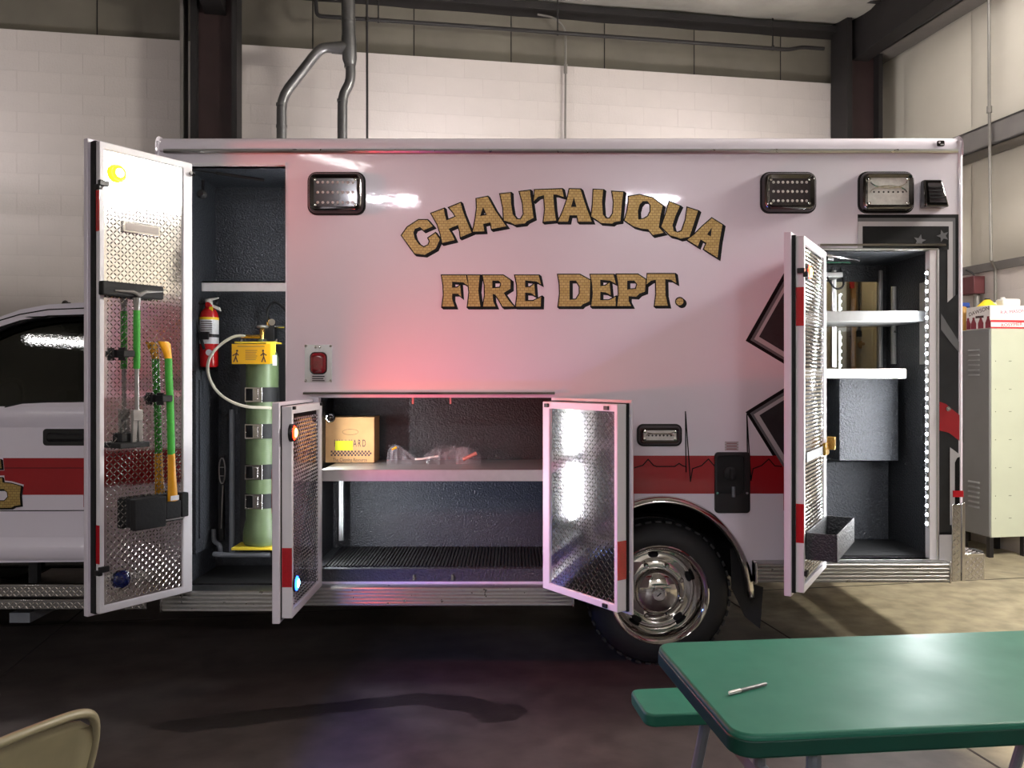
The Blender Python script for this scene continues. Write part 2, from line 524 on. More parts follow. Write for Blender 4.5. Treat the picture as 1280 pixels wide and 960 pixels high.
wr = rbuild(MB().box(0, .25, -17, 0, 0, 2.62), 'wall_right', 'mortar')
struct(wr, 'pale garage side wall with metal siding above painted block')
for row in range(5):
    z = 2.62 - BH * (row + .5)
    v = -4.4 + (row % 2) * BW / 2
    while v < -.6:
        inst('block', bm_full, wr, (0, v, z), local=True, rot=(0, 0, R(-90)))
        v += BW
rbuild(MB().box(-.02, .2, -17, 0, 2.62, 2.70), 'sill_channel', 'girt_grey', wr)
rbuild(MB().box(.16, .25, -17, 0, 2.7, 7.2), 'siding_backing', 'siding_warm', wr)
for z0, z1 in ((3.76, 3.98), (5.29, 5.52)):
    rbuild(MB().box(-.14, .12, -17, 0, z0, z1 - .2).box(-.14, -.12, -17, 0, z0, z1).box(-.14, .12, -17, 0, z1 - .02, z1), 'girt', 'girt_grey', wr)
for z0, z1 in ((2.70, 3.76), (3.98, 5.29), (5.52, 7.0)):
    me = bulge(PANEL - .008, z1 - z0, .045).mesh('siding_panel', 'siding_warm', 60)
    for k in range(7):
        inst('siding_panel', me, wr, (.15, -.95 - PANEL * k, (z0 + z1) / 2), local=True, rot=(0, 0, R(-90)))

for nm, mb in (('wall_left', MB().box(-17.2, -17, -17, .25, 0, 7)), ('wall_front', MB().box(-17, .25, -17.2, -17, 0, 7.2))):
    struct(rbuild(mb, nm, 'siding_warm'))

# ceiling: vinyl-faced insulation sagging between purlins, rising from the eave
SL = .05
def ceil_z(v): return 5.60 + SL * min(-v, 16)
mb = MB()
nu, nv = 60, 120
for j in range(nv + 1):
    v = -17.2 * j / nv + .1
    for i in range(nu + 1):
        u = -17.1 + 17.3 * i / nu
        s = abs(math.sin(math.pi * (v + .05) / 1.45))
        z = ceil_z(v) + .12 - .10 * s ** .7 - .035 * math.sin(3.1 * u + 1.3 * v) * s - .03 * random.random() * s
        mb.v.append((u, v, z))
for j in range(nv):
    for i in range(nu):
        a = j * (nu + 1) + i
        mb.f.append((a, a + 1, a + nu + 2, a + nu + 1))
ce = rbuild(mb, 'ceiling', 'insulation', smooth=80)
struct(ce, 'sagging grey insulation of the garage ceiling between purlins')
for k in range(1, 12):
    v = -1.45 * (k - .5) - .05
    z = ceil_z(v) + .12
    rbuild(MB().box(-17, 0, v - .03, v + .03, z - .10, z), 'purlin', 'steel_dark', ce)

# steel columns and rafters
def column(u, label, w=.44, dv=.36, brace=True):
    c = rbuild(MB().box(u - w / 2, u - w / 2 + .06, -dv, -.02, 0, 5.8).box(u + w / 2 - .05, u + w / 2, -dv, -.02, 0, 5.8), 'steel_column', 'steel_dark')
    struct(c, label)
    rbuild(MB().box(u - w / 2 + .06, u + w / 2 - .05, -dv + .10, -dv + .13, 0, 5.8), 'web', 'steel_maroon', c)
    if brace: rbuild(MB().box(u - w / 2 - .10, u - w / 2 - .07, -dv + .02, -.1, 0, 5.8), 'angle_brace', 'girt_grey', c)
    mbr = MB()
    mbr.hexa([(u - .1, -14, ceil_z(-14) - .45), (u + .1, -14, ceil_z(-14) - .45), (u + .1, -.05, ceil_z(0) - .38), (u - .1, -.05, ceil_z(0) - .38)],
             [(u - .1, -14, ceil_z(-14) + .06), (u + .1, -14, ceil_z(-14) + .06), (u + .1, -.05, ceil_z(0) + .09), (u - .1, -.05, ceil_z(0) + .09)])
    rbuild(mbr, 'rafter', 'steel_dark', c)
    return c
column(-7.36, 'dark maroon steel column on the back wall beside the exhaust ducts')
column(-.30, 'dark steel column in the back corner of the garage', brace=False)

# ---- services on the back wall
def wp(px, py, dv):
    """point on a plane dv in front of the back wall seen at px,py"""
    k = (px - 640) / F
    # world y = CY + tan(TH)*(X-CX) - dv/cos
    t = math.tan(TH)
    d = (CY - t * CX - dv / math.cos(TH)) / (1 - t * k)
    return W(px, py, d)
def wr_p(px, py, du):
    k = (px - 640) / F; t = math.tan(TH)
    # right wall: X = CX - t*(y-CY) - du/cos
    d = (CX + t * CY - du / math.cos(TH)) / (k + t)
    return W(px, py, d)

dct = thing('exhaust_duct', 'galvanised tailpipe duct with two branches above the ambulance roof', 'duct', wp(435, 170, .7))
def fillet(pts, r=.08, n=5):
    pts = [Vector(p) for p in pts]; out = [pts[0]]
    for i in range(1, len(pts) - 1):
        a, b, c = pts[i - 1], pts[i], pts[i + 1]
        p = b + (a - b).normalized() * min(r, (a - b).length / 2.1); q = b + (c - b).normalized() * min(r, (c - b).length / 2.1)
        for k in range(n + 1):
            t = k / n
            out.append(p * (1 - t) ** 2 + b * 2 * t * (1 - t) + q * t * t)
    out.append(pts[-1]); return out
dv = .7
rS, rB = .066, .048
MB().tube([wp(435, -18, dv), wp(435.5, 20, dv), wp(436, 48, dv)], rS, 16).build('stack', 'galvanised', dct)
MB().tube([wp(436, 46, dv), wp(437, 74, dv), wp(438, 82, dv)], [rS * 1.08, rS * 1.08, rB * 1.1], 16).tube([wp(434, 60, dv), wp(414, 60, dv)], [rS, rB * 1.1], 16).build('tee_fitting', 'galvanised', dct)
MB().tube(fillet([wp(417, 60, dv), wp(401, 59, dv), wp(352, 122, dv), wp(352, 200, dv), wp(352, 330, dv)], .12, 3), rB, 14).build('branch_pipe', 'galvanised', dct)
MB().tube(fillet([wp(438, 80, dv), wp(438.5, 103, dv), wp(428, 119, dv), wp(428, 200, dv), wp(428, 330, dv)], .1, 3), rB, 14).build('branch_pipe', 'galvanised', dct)
for px, py in ((352, 131), (352, 158), (428, 126), (437, 83)):
    p = wp(px, py, dv)
    MB().lathe([(rB * 1.1, -.012), (rB * 1.1, .012)], p, 'z', 16).build('clamp_band', 'galvanised', dct)
for py in (48, 25):
    p = wp(435.6, py, dv)
    MB().lathe([(rS * 1.07, -.014), (rS * 1.07, .014)], p, 'z', 16).build('clamp_band', 'galvanised', dct)

sp = thing('sprinkler_pipe', 'thin black iron pipe running along the top of the back wall', 'pipe', wp(700, 42, .2))
MB().tube(fillet([wp(393, -20, .2), wp(396, 20, .2), wp(560, 31, .2), wp(985, 62, .2), wp(1003, 59, .2), wp(1030, 61, .2)], .05, 4), .021, 10).build('pipe', 'steel_dark', sp)
for px, py in ((473, 25), (697, 41), (966, 60)):
    a = wp(px, py, .2); b = Vector((a.x, a.y, 5.7))
    MB().tube([a, b], .008, 6).lathe([(.03, -.01), (.03, .012)], a, 'x', 8).build('hanger', 'steel_dark', sp)

c1 = thing('hanging_cable', 'dark hanging cable beside the exhaust duct', 'cable', wp(459, 170, .55))
MB().tube([wp(458.5, -40, .55), wp(459, 100, .55), wp(459, 260, .55)], .012, 8).build('strand', 'steel_dark', c1)
MB().lathe([(.02, -.02), (.02, .02)], wp(459, 24, .55), 'z', 8).build('coupling', 'steel_dark', c1)

c2 = thing('wall_conduit', 'thin grey conduit dropping down the white block wall', 'conduit', wp(706, 170, .05))
MB().tube(fillet([wp(672, 18, .06), wp(694, 22, .06), wp(707, 36, .06), wp(707, 84, .05), wp(706, 300, .05)], .08, 5), .012, 8).build('pipe', 'conduit', c2)
MB().lathe([(.02, -.05), (.02, .05)], wp(707, 86, .05), 'z', 8).build('coupling', 'conduit', c2)

c3 = thing('wall_conduit', 'tall grey conduit on the pale siding above the lockers', 'conduit', wr_p(1237, 330, .17))
MB().tube([wr_p(1236, -60, .17), wr_p(1236.5, 130, .17), wr_p(1239, 326, .17)], .014, 8).build('pipe', 'conduit', c3)
MB().tube(fillet([wr_p(1239, 324, .17), wr_p(1241, 331, .1), wr_p(1244, 336, .03), wr_p(1245, 470, .03)], .04, 3), .014, 8).build('lower_pipe', 'conduit', c3)
MB().lathe([(.024, -.03), (.024, .03)], wr_p(1236.6, 137, .17), 'z', 8).build('coupling', 'conduit', c3)

# maroon horn bracket on the block wall
a = wr_p(1217, 357, .07)
hb = thing('wall_horn', 'maroon metal bracket with grey horn on the block wall over the lockers', 'horn', a)
rot = Matrix.Rotation(TH, 3, 'Z')
MB().obox(a, (.12, .16, .17), rot).obox(a + Vector((0, .10, .055)), (.1, .1, .05), rot).obox(a + Vector((0, .10, -.06)), (.1, .1, .05), rot).build('bracket', 'maroon_steel', hb, bevel=.006)
MB().tube([a + Vector((-.02, .10, 0)), a + Vector((-.1, .2, 0))], [.035, .05], 12).build('horn_tube', 'conduit', hb)
MB().tube([a + Vector((.03, 0, -.08)), a + Vector((.03, 0, -.30))], .03, 10).build('pipe', 'conduit', hb)
MB().tube(fillet([a + Vector((.02, 0, .08)), a + Vector((.0, .03, .13)), a + Vector((-.05, .05, .16))], .02, 3), .008, 6).build('cable', 'steel_dark', hb)

# ---- light fixtures (lamps of the room, and some added for brightness)
def fixture(loc, rz, label, length=1.25, width=.32, energy=0.0, tubes=2, tilt=0.0, tube='tube_lit', hang=1.0, stand=False):
    t = thing('tube_light', label, 'light fixture', loc, rz, 'fluorescent light fixtures')
    t.rotation_euler = (0, math.pi if stand else tilt, rz)      # added work lights point up
    MB().box(-width / 2, width / 2, -length / 2, length / 2, .045, .10).build('housing', 'white_plastic', t, local=True, bevel=.01)
    for k in range(tubes):
        x = (k + .5) / tubes * width - width / 2
        MB().tube([(x, -length / 2 + .03, .015), (x, length / 2 - .03, .015)], .016, 10).build('tube', tube, t, local=True)
    if energy: lamp('tube_glow', 'AREA', energy, (1, .96, .965), t, (0, 0, -.012), (0, 0, 0), size=width, sy=length, spread=170)
    for y in (-.4, .4):
        if stand: MB().tube([(0, y, .06), (0, y, loc[2] - .01)], .014, 8).build('stand_pole', 'steel_dark', t, local=True)
        else: MB().tube([(0, y, .1), (0, y, .1 + hang)], .004, 6).build('hanger', 'steel_dark', t, local=True)
    return t
fixture((-2.41, -6.5, 4.94), R(80), 'hanging fluorescent fixture behind the viewer, over the open bay', tubes=4, tube='tube_bay')
fixture((2.56, -6.5, 4.94), R(80), 'hanging fluorescent fixture behind the viewer, over the picnic table bay', tubes=4, tube='tube_bay')
fixture((-2.45, -2.4, 4.6), R(35), 'hanging fluorescent fixture above the folding chair', energy=TUBE_W * .35)
fixture((-7.9, -4.5, 4.9), R(80), 'hanging fluorescent fixture far behind the viewer, beyond the cab', energy=TUBE_W)
fixture((3.75, 6.7, 5.45), R(-10), 'unseen hanging fluorescent fixture added over the lockers', energy=TUBE_W * .5, hang=.4)  # added out of view to brighten the side wall, lockers and floor
fixture((4.72, 4.25, 4.0), TH, 'wide fluorescent fixture fixed high on the side wall', 1.3, .5, 0, 6, R(40), 'tube_bright', hang=.3)
fixture((-5.7, 6.3, 3.3), R(100), 'unseen work light added on poles behind the cab', tube='tube_fill', stand=True)  # this and the next two are added, hidden, to brighten the back wall
fixture((-.7, 7.75, 3.3), R(100), 'unseen work light added on poles behind the ambulance near the exhaust duct', tube='tube_fill', stand=True)
fixture((2.3, 8.15, 3.3), R(100), 'unseen work light added on poles behind the rear of the ambulance', tube='tube_fill', stand=True)

# wet streak on the slab
mb = MB()
top = [(180, 908), (260, 893), (360, 884), (440, 876), (520, 866), (585, 871), (625, 879), (652, 882)]
bot = [(660, 890), (640, 901), (604, 904), (588, 892), (520, 880), (450, 888), (380, 896), (300, 908), (225, 916)]
ring = []
pts = top + bot
for i, (x, y) in enumerate(pts):
    x2, y2 = pts[(i + 1) % len(pts)]
    for k in range(6):
        t = k / 6
        px, py = x + (x2 - x) * t + random.uniform(-4, 4), y + (y2 - y) * t + random.uniform(-1.2, 1.2)
        d = CAMZ * F / (py - HY)
        ring.append(((px - 640) / F * d, d))
tris = geometry.tessellate_polygon([[Vector((x, y, 0)) for x, y in ring]])
mb.add([(x, y, .0009) for x, y in ring], [t for t in tris])
ws = mb.build('wet_streak', 'wet_concrete', smooth=0)
for p in ws.data.polygons:
    if p.normal.z < 0: p.flip()
tag(ws, 'dark wet streak on the concrete in front of the ambulance', 'stain', kind='stuff')

# ================================================================== THE AMBULANCE
FACE = 4.54
S = F / FACE
def fx(px): return (px - 640.0) / S
def fz(py): return CAMZ - (py - HY) / S
AMB = thing('ambulance', 'white ambulance with red stripe, gold lettering and its side compartments standing open', 'ambulance', (0, FACE + 1.2, 0))

# ---- box body: side skin with three openings and the wheel arch
LX0, LX1, LZ0, LZ1 = -1.785, fx(357), .455, fz(208)
MX0, MX1, MZ0, MZ1 = -1.06, fx(692), .487, fz(497)
RX0, RX1, RZ0, RZ1 = 1.66, fx(1170), fz(699), fz(313)
BX0, BX1 = fx(195), fx(1203)
WXc, WZc = .818, .40
def arch(rx, rz, a0, a1, n=22, cz=None):
    cz = WZc if cz is None else cz
    return [(WXc + rx * math.cos(R(a0 + (a1 - a0) * k / n)), cz + rz * math.sin(R(a0 + (a1 - a0) * k / n))) for k in range(n + 1)]
outer = [(BX0, fz(190)), (BX0, .45), (fx(712), .45)] + [p for p in arch(.49, .55, 176, 4)] + [(fx(940), fz(716)), (BX1, fz(716)), (BX1, fz(190))]
def rect(a, b, c, d): return [(a, c), (b, c), (b, d), (a, d)]
MB().plate([outer, rect(LX0, LX1, LZ0, LZ1), rect(MX0, MX1, MZ0, MZ1), rect(RX0, RX1, RZ0, RZ1)], FACE, FACE + .05).build('box_side', 'white_paint', AMB)
# roof with a rounded edge, front and rear walls, far side
ztop = fz(170)
prof = [(FACE, fz(191))]
rad = .055
for k in range(7):
    a = R(90 * k / 6)
    prof.append((FACE + rad - rad * math.cos(a), ztop - rad + rad * math.sin(a)))
prof += [(FACE + 2.38, ztop + .0), (FACE + 2.42, ztop - .05), (FACE + 2.42, fz(191))]
MB().prof_x(prof, BX0, BX1).build('roof', 'white_paint', AMB, bevel=.012)
MB().box(BX0, BX0 + .05, FACE + .05, FACE + 2.42, .5, fz(191)).build('front_bulkhead', 'white_paint', AMB)
mb = MB().box(BX1 - .05, BX1, FACE + .05, FACE + 2.42, .6, fz(191))
mb.build('rear_wall', 'white_paint', AMB)
MB().box(BX0 + .05, BX1 - .05, FACE + 2.37, FACE + 2.42, .5, fz(191)).build('far_side', 'white_paint', AMB)
MB().box(BX0 + .05, BX1 - .05, FACE + .62, FACE + 2.37, .72, .80).build('box_underfloor', 'chassis_black', AMB)
# rear and front corner extrusions
MB().tube([(BX1 - .012, FACE + .012, fz(715)), (BX1 - .012, FACE + .012, fz(176))], .017, 14).build('corner_post', 'white_paint', AMB)
MB().tube([(BX0 + .010, FACE + .012, .46), (BX0 + .010, FACE + .012, fz(176))], .014, 14).build('corner_post', 'white_paint', AMB)
# drip rail
MB().prof_x([(FACE + .005, fz(186.5)), (FACE - .022, fz(187.5)), (FACE - .024, fz(190)), (FACE - .016, fz(192)), (FACE - .016, fz(189.5)), (FACE + .005, fz(190))], fx(206), fx(1195)).build('drip_rail', 'aluminium', AMB)
# builder's badge near the roof corner
bd = MB().plate([rr(fx(1171), fx(1180), fz(183), fz(176), .008)], FACE - .006, FACE).build('maker_badge', 'dark_chrome', AMB)
MB().plate([circ(fx(1173.6), fz(178.5), .006, 10)], FACE - .008, FACE - .005).plate([rr(fx(1175), fx(1179), fz(181.8), fz(180.4), .002)], FACE - .008, FACE - .005).build('badge_mark', 'pale_vinyl', bd)

# ---- graphics
def stripe(x0, x1, z0, z1, y, name, mat, parent, local=False):
    return MB().box(x0, x1, y - .0015, y + .001, z0, z1).build(name, mat, parent, local=local)
SZ1, SZ0 = fz(569.5), fz(617)
for a, b in ((fx(197), LX0 - .001), (LX1, MX0), (MX1, fx(1032) - .0), ):
    if b - a < .01: continue
    if a == MX1:
        # clipped by the wheel arch
        MB().plate([[(a, SZ0), (b, SZ0), (b, SZ1), (a, SZ1)]], FACE - .0015, FACE + .001).build('red_stripe', 'red_paint', AMB)
    else:
        stripe(a, b, SZ0, SZ1, FACE, 'red_stripe', 'red_paint', AMB)
def ribbon(pts, w, y, name, mat, parent):
    mb = MB()
    P = [(fx(a), fz(b)) for a, b in pts]
    for (x0, z0), (x1, z1) in zip(P, P[1:]):
        dx, dz = x1 - x0, z1 - z0; L = math.hypot(dx, dz)
        if L < 1e-6: continue
        nx, nz = -dz / L * w / 2, dx / L * w / 2; ex, ez = dx / L * w * .3, dz / L * w * .3
        mb.plate([[(x0 - nx - ex, z0 - nz - ez), (x1 - nx + ex, z1 - nz + ez), (x1 + nx + ex, z1 + nz + ez), (x0 + nx - ex, z0 + nz - ez)]], y - .001, y)
    return mb.build(name, mat, parent)
c7 = lambda L: [(780 + x / 6.4, 510 + y / 6.4) for x, y in L]
ribbon(c7([(60, 482), (78, 480), (150, 458), (192, 410), (235, 458), (260, 468), (405, 467), (440, 443), (470, 462), (497, 470), (496, 512), (491, 28), (531, 588), (548, 485), (620, 460), (675, 408), (720, 460), (760, 468), (905, 467), (940, 443), (988, 470), (982, 50), (1015, 580), (1032, 485), (1100, 460), (1158, 408), (1205, 462), (1260, 468)]), .006, FACE - .0015, 'heartbeat_line', 'black_vinyl', AMB)
# layered dark emblem around the rear compartment
def layers(polys, name):
    """nested flat vinyl: list of (polygon px, material)"""
    base = None
    for k, (poly, mat) in enumerate(polys):
        y = FACE - .0012 * (k + 1)
        o = MB().plate([[(fx(a), fz(b)) for a, b in poly]], y, y + .0012).build(name if k == 0 else 'emblem_layer', mat, AMB if k == 0 else base)
        if k == 0: base = o
    return base
def tri(ax, ay, s_up, s_dn, x1, mat):
    return ([(ax, ay), (x1, ay + s_dn * (x1 - ax)), (x1, ay + s_up * (x1 - ax))], mat)
layers([tri(932, 426, -1.77, .60, 985, 'black_vinyl'), tri(938, 425, -1.77, .60, 985, 'grey_vinyl'), tri(942.5, 424, -1.77, .60, 985, 'pale_vinyl'), tri(948.5, 421, -1.77, .60, 985, 'charcoal_vinyl')], 'emblem_point')
layers([tri(932, 515, -.62, 1.62, 1015, 'black_vinyl'), tri(937.5, 516.5, -.62, 1.62, 1015, 'grey_vinyl'), tri(942, 518, -.62, 1.62, 1015, 'pale_vinyl'), tri(949, 519, -.62, 1.62, 1015, 'charcoal_vinyl')], 'emblem_point')
XR = 1199
e = layers([([(1072, 268), (XR, 268), (XR, 366), (1184, 378), (1184, 312), (1072, 312)], 'black_vinyl'),
        ([(1072, 272.5), (1194, 272.5), (1194, 369), (1184, 378), (1184, 312), (1072, 312)], 'grey_vinyl'),
        ([(1072, 277), (1190.5, 277), (1190.5, 372), (1184, 378), (1184, 312), (1072, 312)], 'pale_vinyl'),
        ([(1078, 283), (1185.5, 283), (1185.5, 312), (1078, 312)], 'black_vinyl')], 'emblem_panel')
def star(cx, cy, r, rot, k=.42):
    return [(cx + (r if i % 2 == 0 else r * k) * math.sin(R(rot + 36 * i)), cy - (r if i % 2 == 0 else r * k) * math.cos(R(rot + 36 * i))) for i in range(10)]
for cx, cy, r, rt in ((1149, 301, 8, 12), (1178, 295, 8, -18)):
    MB().plate([[(fx(a), fz(b)) for a, b in star(cx, cy, r, rt)]], FACE - .0062, FACE - .0046).build('star', 'grey_vinyl', e)
e = layers([([(1174, 312), (1184, 312), (1184, 378), (XR, 366), (XR, 694), (1174, 694)], 'charcoal_vinyl'),
        ([(1176, 392), (XR, 428), (XR, 441), (1188, 428), (1176, 412)], 'grey_vinyl'),
        ([(1174, 502), (1182, 505), (XR, 519), (XR, 551), (1186, 541), (1174, 538)], 'red_paint'),
        ([(1187, 559), (XR, 568), (XR, 656), (1187, 656)], 'pale_vinyl'),
        ([(1193, 578), (1196, 572), (XR, 571), (XR, 640), (1193, 640)], 'black_vinyl')], 'emblem_side')
MB().plate([rect(fx(1173), fx(1199), fz(714), fz(668))], FACE - .0092, FACE - .0078).build('emblem_layer', 'pale_vinyl', e)
MB().plate([rect(fx(1173), fx(1188), fz(668), fz(665))], FACE - .0095, FACE - .0078).build('emblem_layer', 'black_vinyl', e)
MB().plate([rect(fx(1190), fx(1203), fz(621), fz(613))], FACE - .012, FACE - .0078).build('red_reflector', 'reflector_red', AMB)
mb = MB(); c = (fx(1183.5), FACE - .008, fz(511))
mb.lathe([(.014, .0), (.014, -.012), (.008, -.02), (.0001, -.022)], c, 'y', 14).build('push_lock', 'chrome', AMB)

# ---- lettering traced on the side
cA = lambda L: [(495 + x * .18229, 225 + y * .18229) for x, y in L]
cB = lambda L: [(690 + x * .18227, 225 + y * .18227) for x, y in L]
LET = [
 ('c', cA([(215,275),(155,275),(78,325),(40,380),(130,505),(198,512),(272,470),(300,408),(270,365),(222,398),(232,420),(222,447),(190,462),(155,440),(128,400),(118,360),(130,335),(165,322),(190,345),(252,318)]), None),
 ('h', cA([(243,230),(328,198),(335,240),(347,278),(410,252),(395,225),(365,190),(442,158),(462,225),(488,290),(518,360),(443,392),(438,350),(425,308),(360,335),(385,375),(402,412),(318,432),(306,370),(285,305)]), None),
 ('a', cA([(552,130),(628,115),(680,210),(755,318),(657,336),(648,290),(598,302),(605,352),(527,355),(545,270),(555,190)]), cA([(597,185),(576,248),(622,240)])),
 ('u', cA([(715,97),(785,90),(788,160),(800,235),(828,270),(855,270),(876,235),(870,160),(848,82),(918,73),(928,150),(943,260),(898,282),(883,298),(815,306),(785,290),(740,278),(735,190)]), None),
 ('t', cA([(952,70),(1138,63),(1150,116),(1100,100),(1078,100),(1085,200),(1098,278),(1012,286),(1022,200),(1015,104),(975,115),(945,145)]), None),
 ('a', cB([(120,63),(195,65),(228,170),(272,286),(180,286),(172,242),(120,242),(110,286),(42,286),(75,215),(105,130)]), cB([(150,118),(130,185),(168,185)])),
 ('u', cB([(285,67),(350,70),(342,150),(348,235),(370,265),(395,265),(418,230),(424,150),(413,80),(488,85),(478,170),(468,282),(428,288),(412,300),(335,294),(310,275),(270,250),(280,160)]), None),
 ('q', cB([(525,115),(600,103),(690,125),(758,178),(742,250),(732,325),(765,362),(692,378),(660,338),(610,332),(560,318),(498,276),(515,220),(525,160)]), cB([(622,145),(600,170),(588,215),(592,272),(628,268),(658,250),(676,215),(675,170),(655,145)])),
 ('u', cB([(805,150),(876,180),(848,240),(825,310),(835,350),(860,362),(890,350),(918,270),(928,190),(1000,213),(972,300),(942,390),(880,402),(850,390),(810,380),(785,355),(750,320),(775,250)]), None),
 ('a', cB([(1095,263),(1168,308),(1148,420),(1134,532),(1042,474),(1060,432),(1018,408),(1000,455),(928,410),(975,375),(1030,320)]), cB([(1096,326),(1062,374),(1090,388)])),
 ('f', cA([(315,655),(480,655),(495,725),(460,702),(385,697),(385,738),(420,738),(440,722),(448,803),(425,780),(385,780),(385,820),(402,868),(318,868),(328,790),(325,720)]), None),
 ('i', cA([(490,655),(574,655),(564,760),(578,868),(492,868),(503,770)]), None),
 ('r', cA([(595,655),(735,655),(785,688),(785,745),(738,775),(775,830),(810,868),(732,868),(705,820),(680,785),(662,780),(666,830),(682,868),(597,868),(610,790),(608,720)]), cA([(660,690),(705,690),(722,710),(715,738),(660,743)])),
 ('e', cA([(817,655),(978,655),(994,716),(965,696),(885,688),(885,735),(920,735),(948,712),(955,795),(925,775),(885,772),(885,830),(940,830),(995,802),(992,868),(822,868),(832,790),(830,720)]), None),
 ('d', cB([(42,650),(190,650),(262,688),(257,832),(212,852),(197,866),(44,866),(55,780),(52,710)]), cB([(120,690),(165,690),(190,730),(190,780),(165,820),(120,822)])),
 ('e', cB([(265,650),(422,650),(437,712),(400,690),(330,684),(331,729),(364,726),(394,705),(402,788),(368,771),(331,767),(330,825),(390,825),(435,802),(437,864),(270,864),(280,780),(275,710)]), None),
 ('p', cB([(443,648),(588,648),(642,683),(637,765),(598,780),(578,800),(525,797),(525,830),(542,864),(447,864),(458,780),(455,710)]), cB([(515,690),(565,690),(585,715),(575,748),(515,752)])),
 ('t', cB([(655,645),(842,645),(852,707),(815,684),(776,680),(778,790),(794,862),(705,862),(715,780),(712,684),(680,690),(648,716)]), None),
 ('period', cB([(876 + 25 * math.cos(R(20 * k)), 834 + 25 * math.sin(R(20 * k))) for k in range(18)]), None),
]
def offset(poly, d):
    """grow a polygon outwards by d (mitred, limited)"""
    n = len(poly)
    ar = sum(poly[i][0] * poly[(i + 1) % n][1] - poly[(i + 1) % n][0] * poly[i][1] for i in range(n))
    s = 1 if ar > 0 else -1
    out = []
    for i in range(n):
        p0, p1, p2 = poly[i - 1], poly[i], poly[(i + 1) % n]
        def nrm(a, b):
            dx, dy = b[0] - a[0], b[1] - a[1]; L = math.hypot(dx, dy) or 1e-9
            return (dy / L * s, -dx / L * s)
        n1, n2 = nrm(p0, p1), nrm(p1, p2)
        k = 1 + n1[0] * n2[0] + n1[1] * n2[1]
        k = max(k, .55)
        out.append((p1[0] + d * (n1[0] + n2[0]) / k, p1[1] + d * (n1[1] + n2[1]) / k))
    return out
def letter(px_poly, px_hole, parent_face, y, sh=(.012, -.010), ol=.006, conv=None, halo=None, holder=AMB):
    conv = conv or (lambda L: [(fx(a), fz(b)) for a, b in L])
    P = conv(px_poly); H = conv(px_hole) if px_hole else None
    mb = MB()
    O = offset(P, ol)
    loops = [O] + ([offset(H, -ol)] if H else [])
    mb.plate(loops, y - .0012, y)
    loops2 = [[(x + sh[0], z + sh[1]) for x, z in l] for l in loops]
    mb.plate(loops2, y - .0008, y)
    for l in loops:
        for i in range(len(l)):
            a, b = l[i], l[(i + 1) % len(l)]
            q = [a, b, (b[0] + sh[0], b[1] + sh[1]), (a[0] + sh[0], a[1] + sh[1])]
            ar = (b[0] - a[0]) * sh[1] - (b[1] - a[1]) * sh[0]
            if abs(ar) < 1e-7: continue
            mb.flat(q, y - .001)
    o = mb.build('letter', 'black_vinyl', holder, smooth=0)
    MB().plate([P] + ([H] if H else []), y - .0022, y - .0011).build('gold_face', 'gold_leaf', o, smooth=0)
    return o
for nm, P, H in LET:
    letter(P, H, None, FACE)

# ---- compartments ------------------------------------------------------
def shell(x0, x1, z0, z1, dep, mat, name='compartment'):
    t = .015
    y0, y1 = FACE + .05, FACE + dep
    mb = MB().box(x0 - t, x0, y0, y1, z0, z1).box(x1, x1 + t, y0, y1, z0, z1).box(x0 - t, x1 + t, y0, y1, z1, z1 + t).box(x0 - t, x1 + t, y0, y1, z0 - t, z0).box(x0 - t, x1 + t, y1, y1 + t, z0 - t, z1 + t)
    return mb.build(name, mat, AMB)
cl = shell(LX0 - .02, LX1 + .05, LZ0, LZ1, .50, 'bedliner')
cm = shell(MX0 - .05, MX1 + .04, .55, MZ1, .60, 'bedliner_dark')
# front tall locker: shelf
mb = MB().box(LX0 + .06, LX1, FACE + .06, FACE + .46, fz(352), fz(350)).box(LX0 + .06, LX1, FACE + .06, FACE + .075, fz(362.5), fz(350))
mb.build('shelf', 'brushed_shelf', cl)
MB().box(LX0, LX1, FACE + .05, FACE + .48, LZ0, LZ0 + .012).build('rubber_mat', 'black_rubber', cl)
# opening frames
def frame(x0, x1, z0, z1, w, y0, y1, name, mat):
    return MB().plate([rect(x0 - w, x1 + w, z0 - w, z1 + w), rect(x0, x1, z0, z1)], y0, y1).build(name, mat, AMB, bevel=.002)
frame(LX0, LX1, LZ0, LZ1, .004, FACE - .004, FACE + .05, 'opening_trim', 'red_paint' if False else 'door_white')
frame(RX0, RX1, RZ0, RZ1, .012, FACE - .006, FACE + .05, 'opening_trim', 'aluminium')
MB().box(LX0, LX1, FACE - .012, FACE + .02, fz(207), fz(204)).build('opening_trim', 'door_white', AMB)
# middle locker: raised sill, back panel, shelf, mat, left divider
MB().box(MX0, MX1, FACE + .004, FACE + .05, fz(727), .555).build('door_sill', 'bedliner', cm)
for px in (516, 564):
    MB().box(fx(px), fx(px) + .012, FACE - .006, FACE + .004, fz(725), fz(718)).build('sill_bracket', 'chrome', cm)
MB().box(MX0 + .06, MX1 - .03, FACE + .575, FACE + .598, .56, 1.08).build('back_panel', 'bedliner', cm)
sh = MB().box(MX0 + .01, MX1 - .005, FACE + .03, FACE + .59, 1.085, 1.097).box(MX0 + .01, MX1 - .005, FACE + .02, FACE + .032, fz(602), 1.097).build('shelf', 'brushed_shelf', cm)
mb = MB()
for k in range(64):
    x = MX0 + .01 + k * (MX1 - MX0 - .02) / 64
    mb.box(x, x + .012, FACE + .052, FACE + .58, .553, .562)
mb.build('ribbed_mat', 'black_rubber', cm)['kind'] = 'stuff'
MB().box(MX0 + .015, MX0 + .03, FACE + .46, FACE + .49, .62, 1.07).box(MX0 + .034, MX0 + .04, FACE + .46, FACE + .49, .62, 1.07).build('shelf_track', 'aluminium', cm)
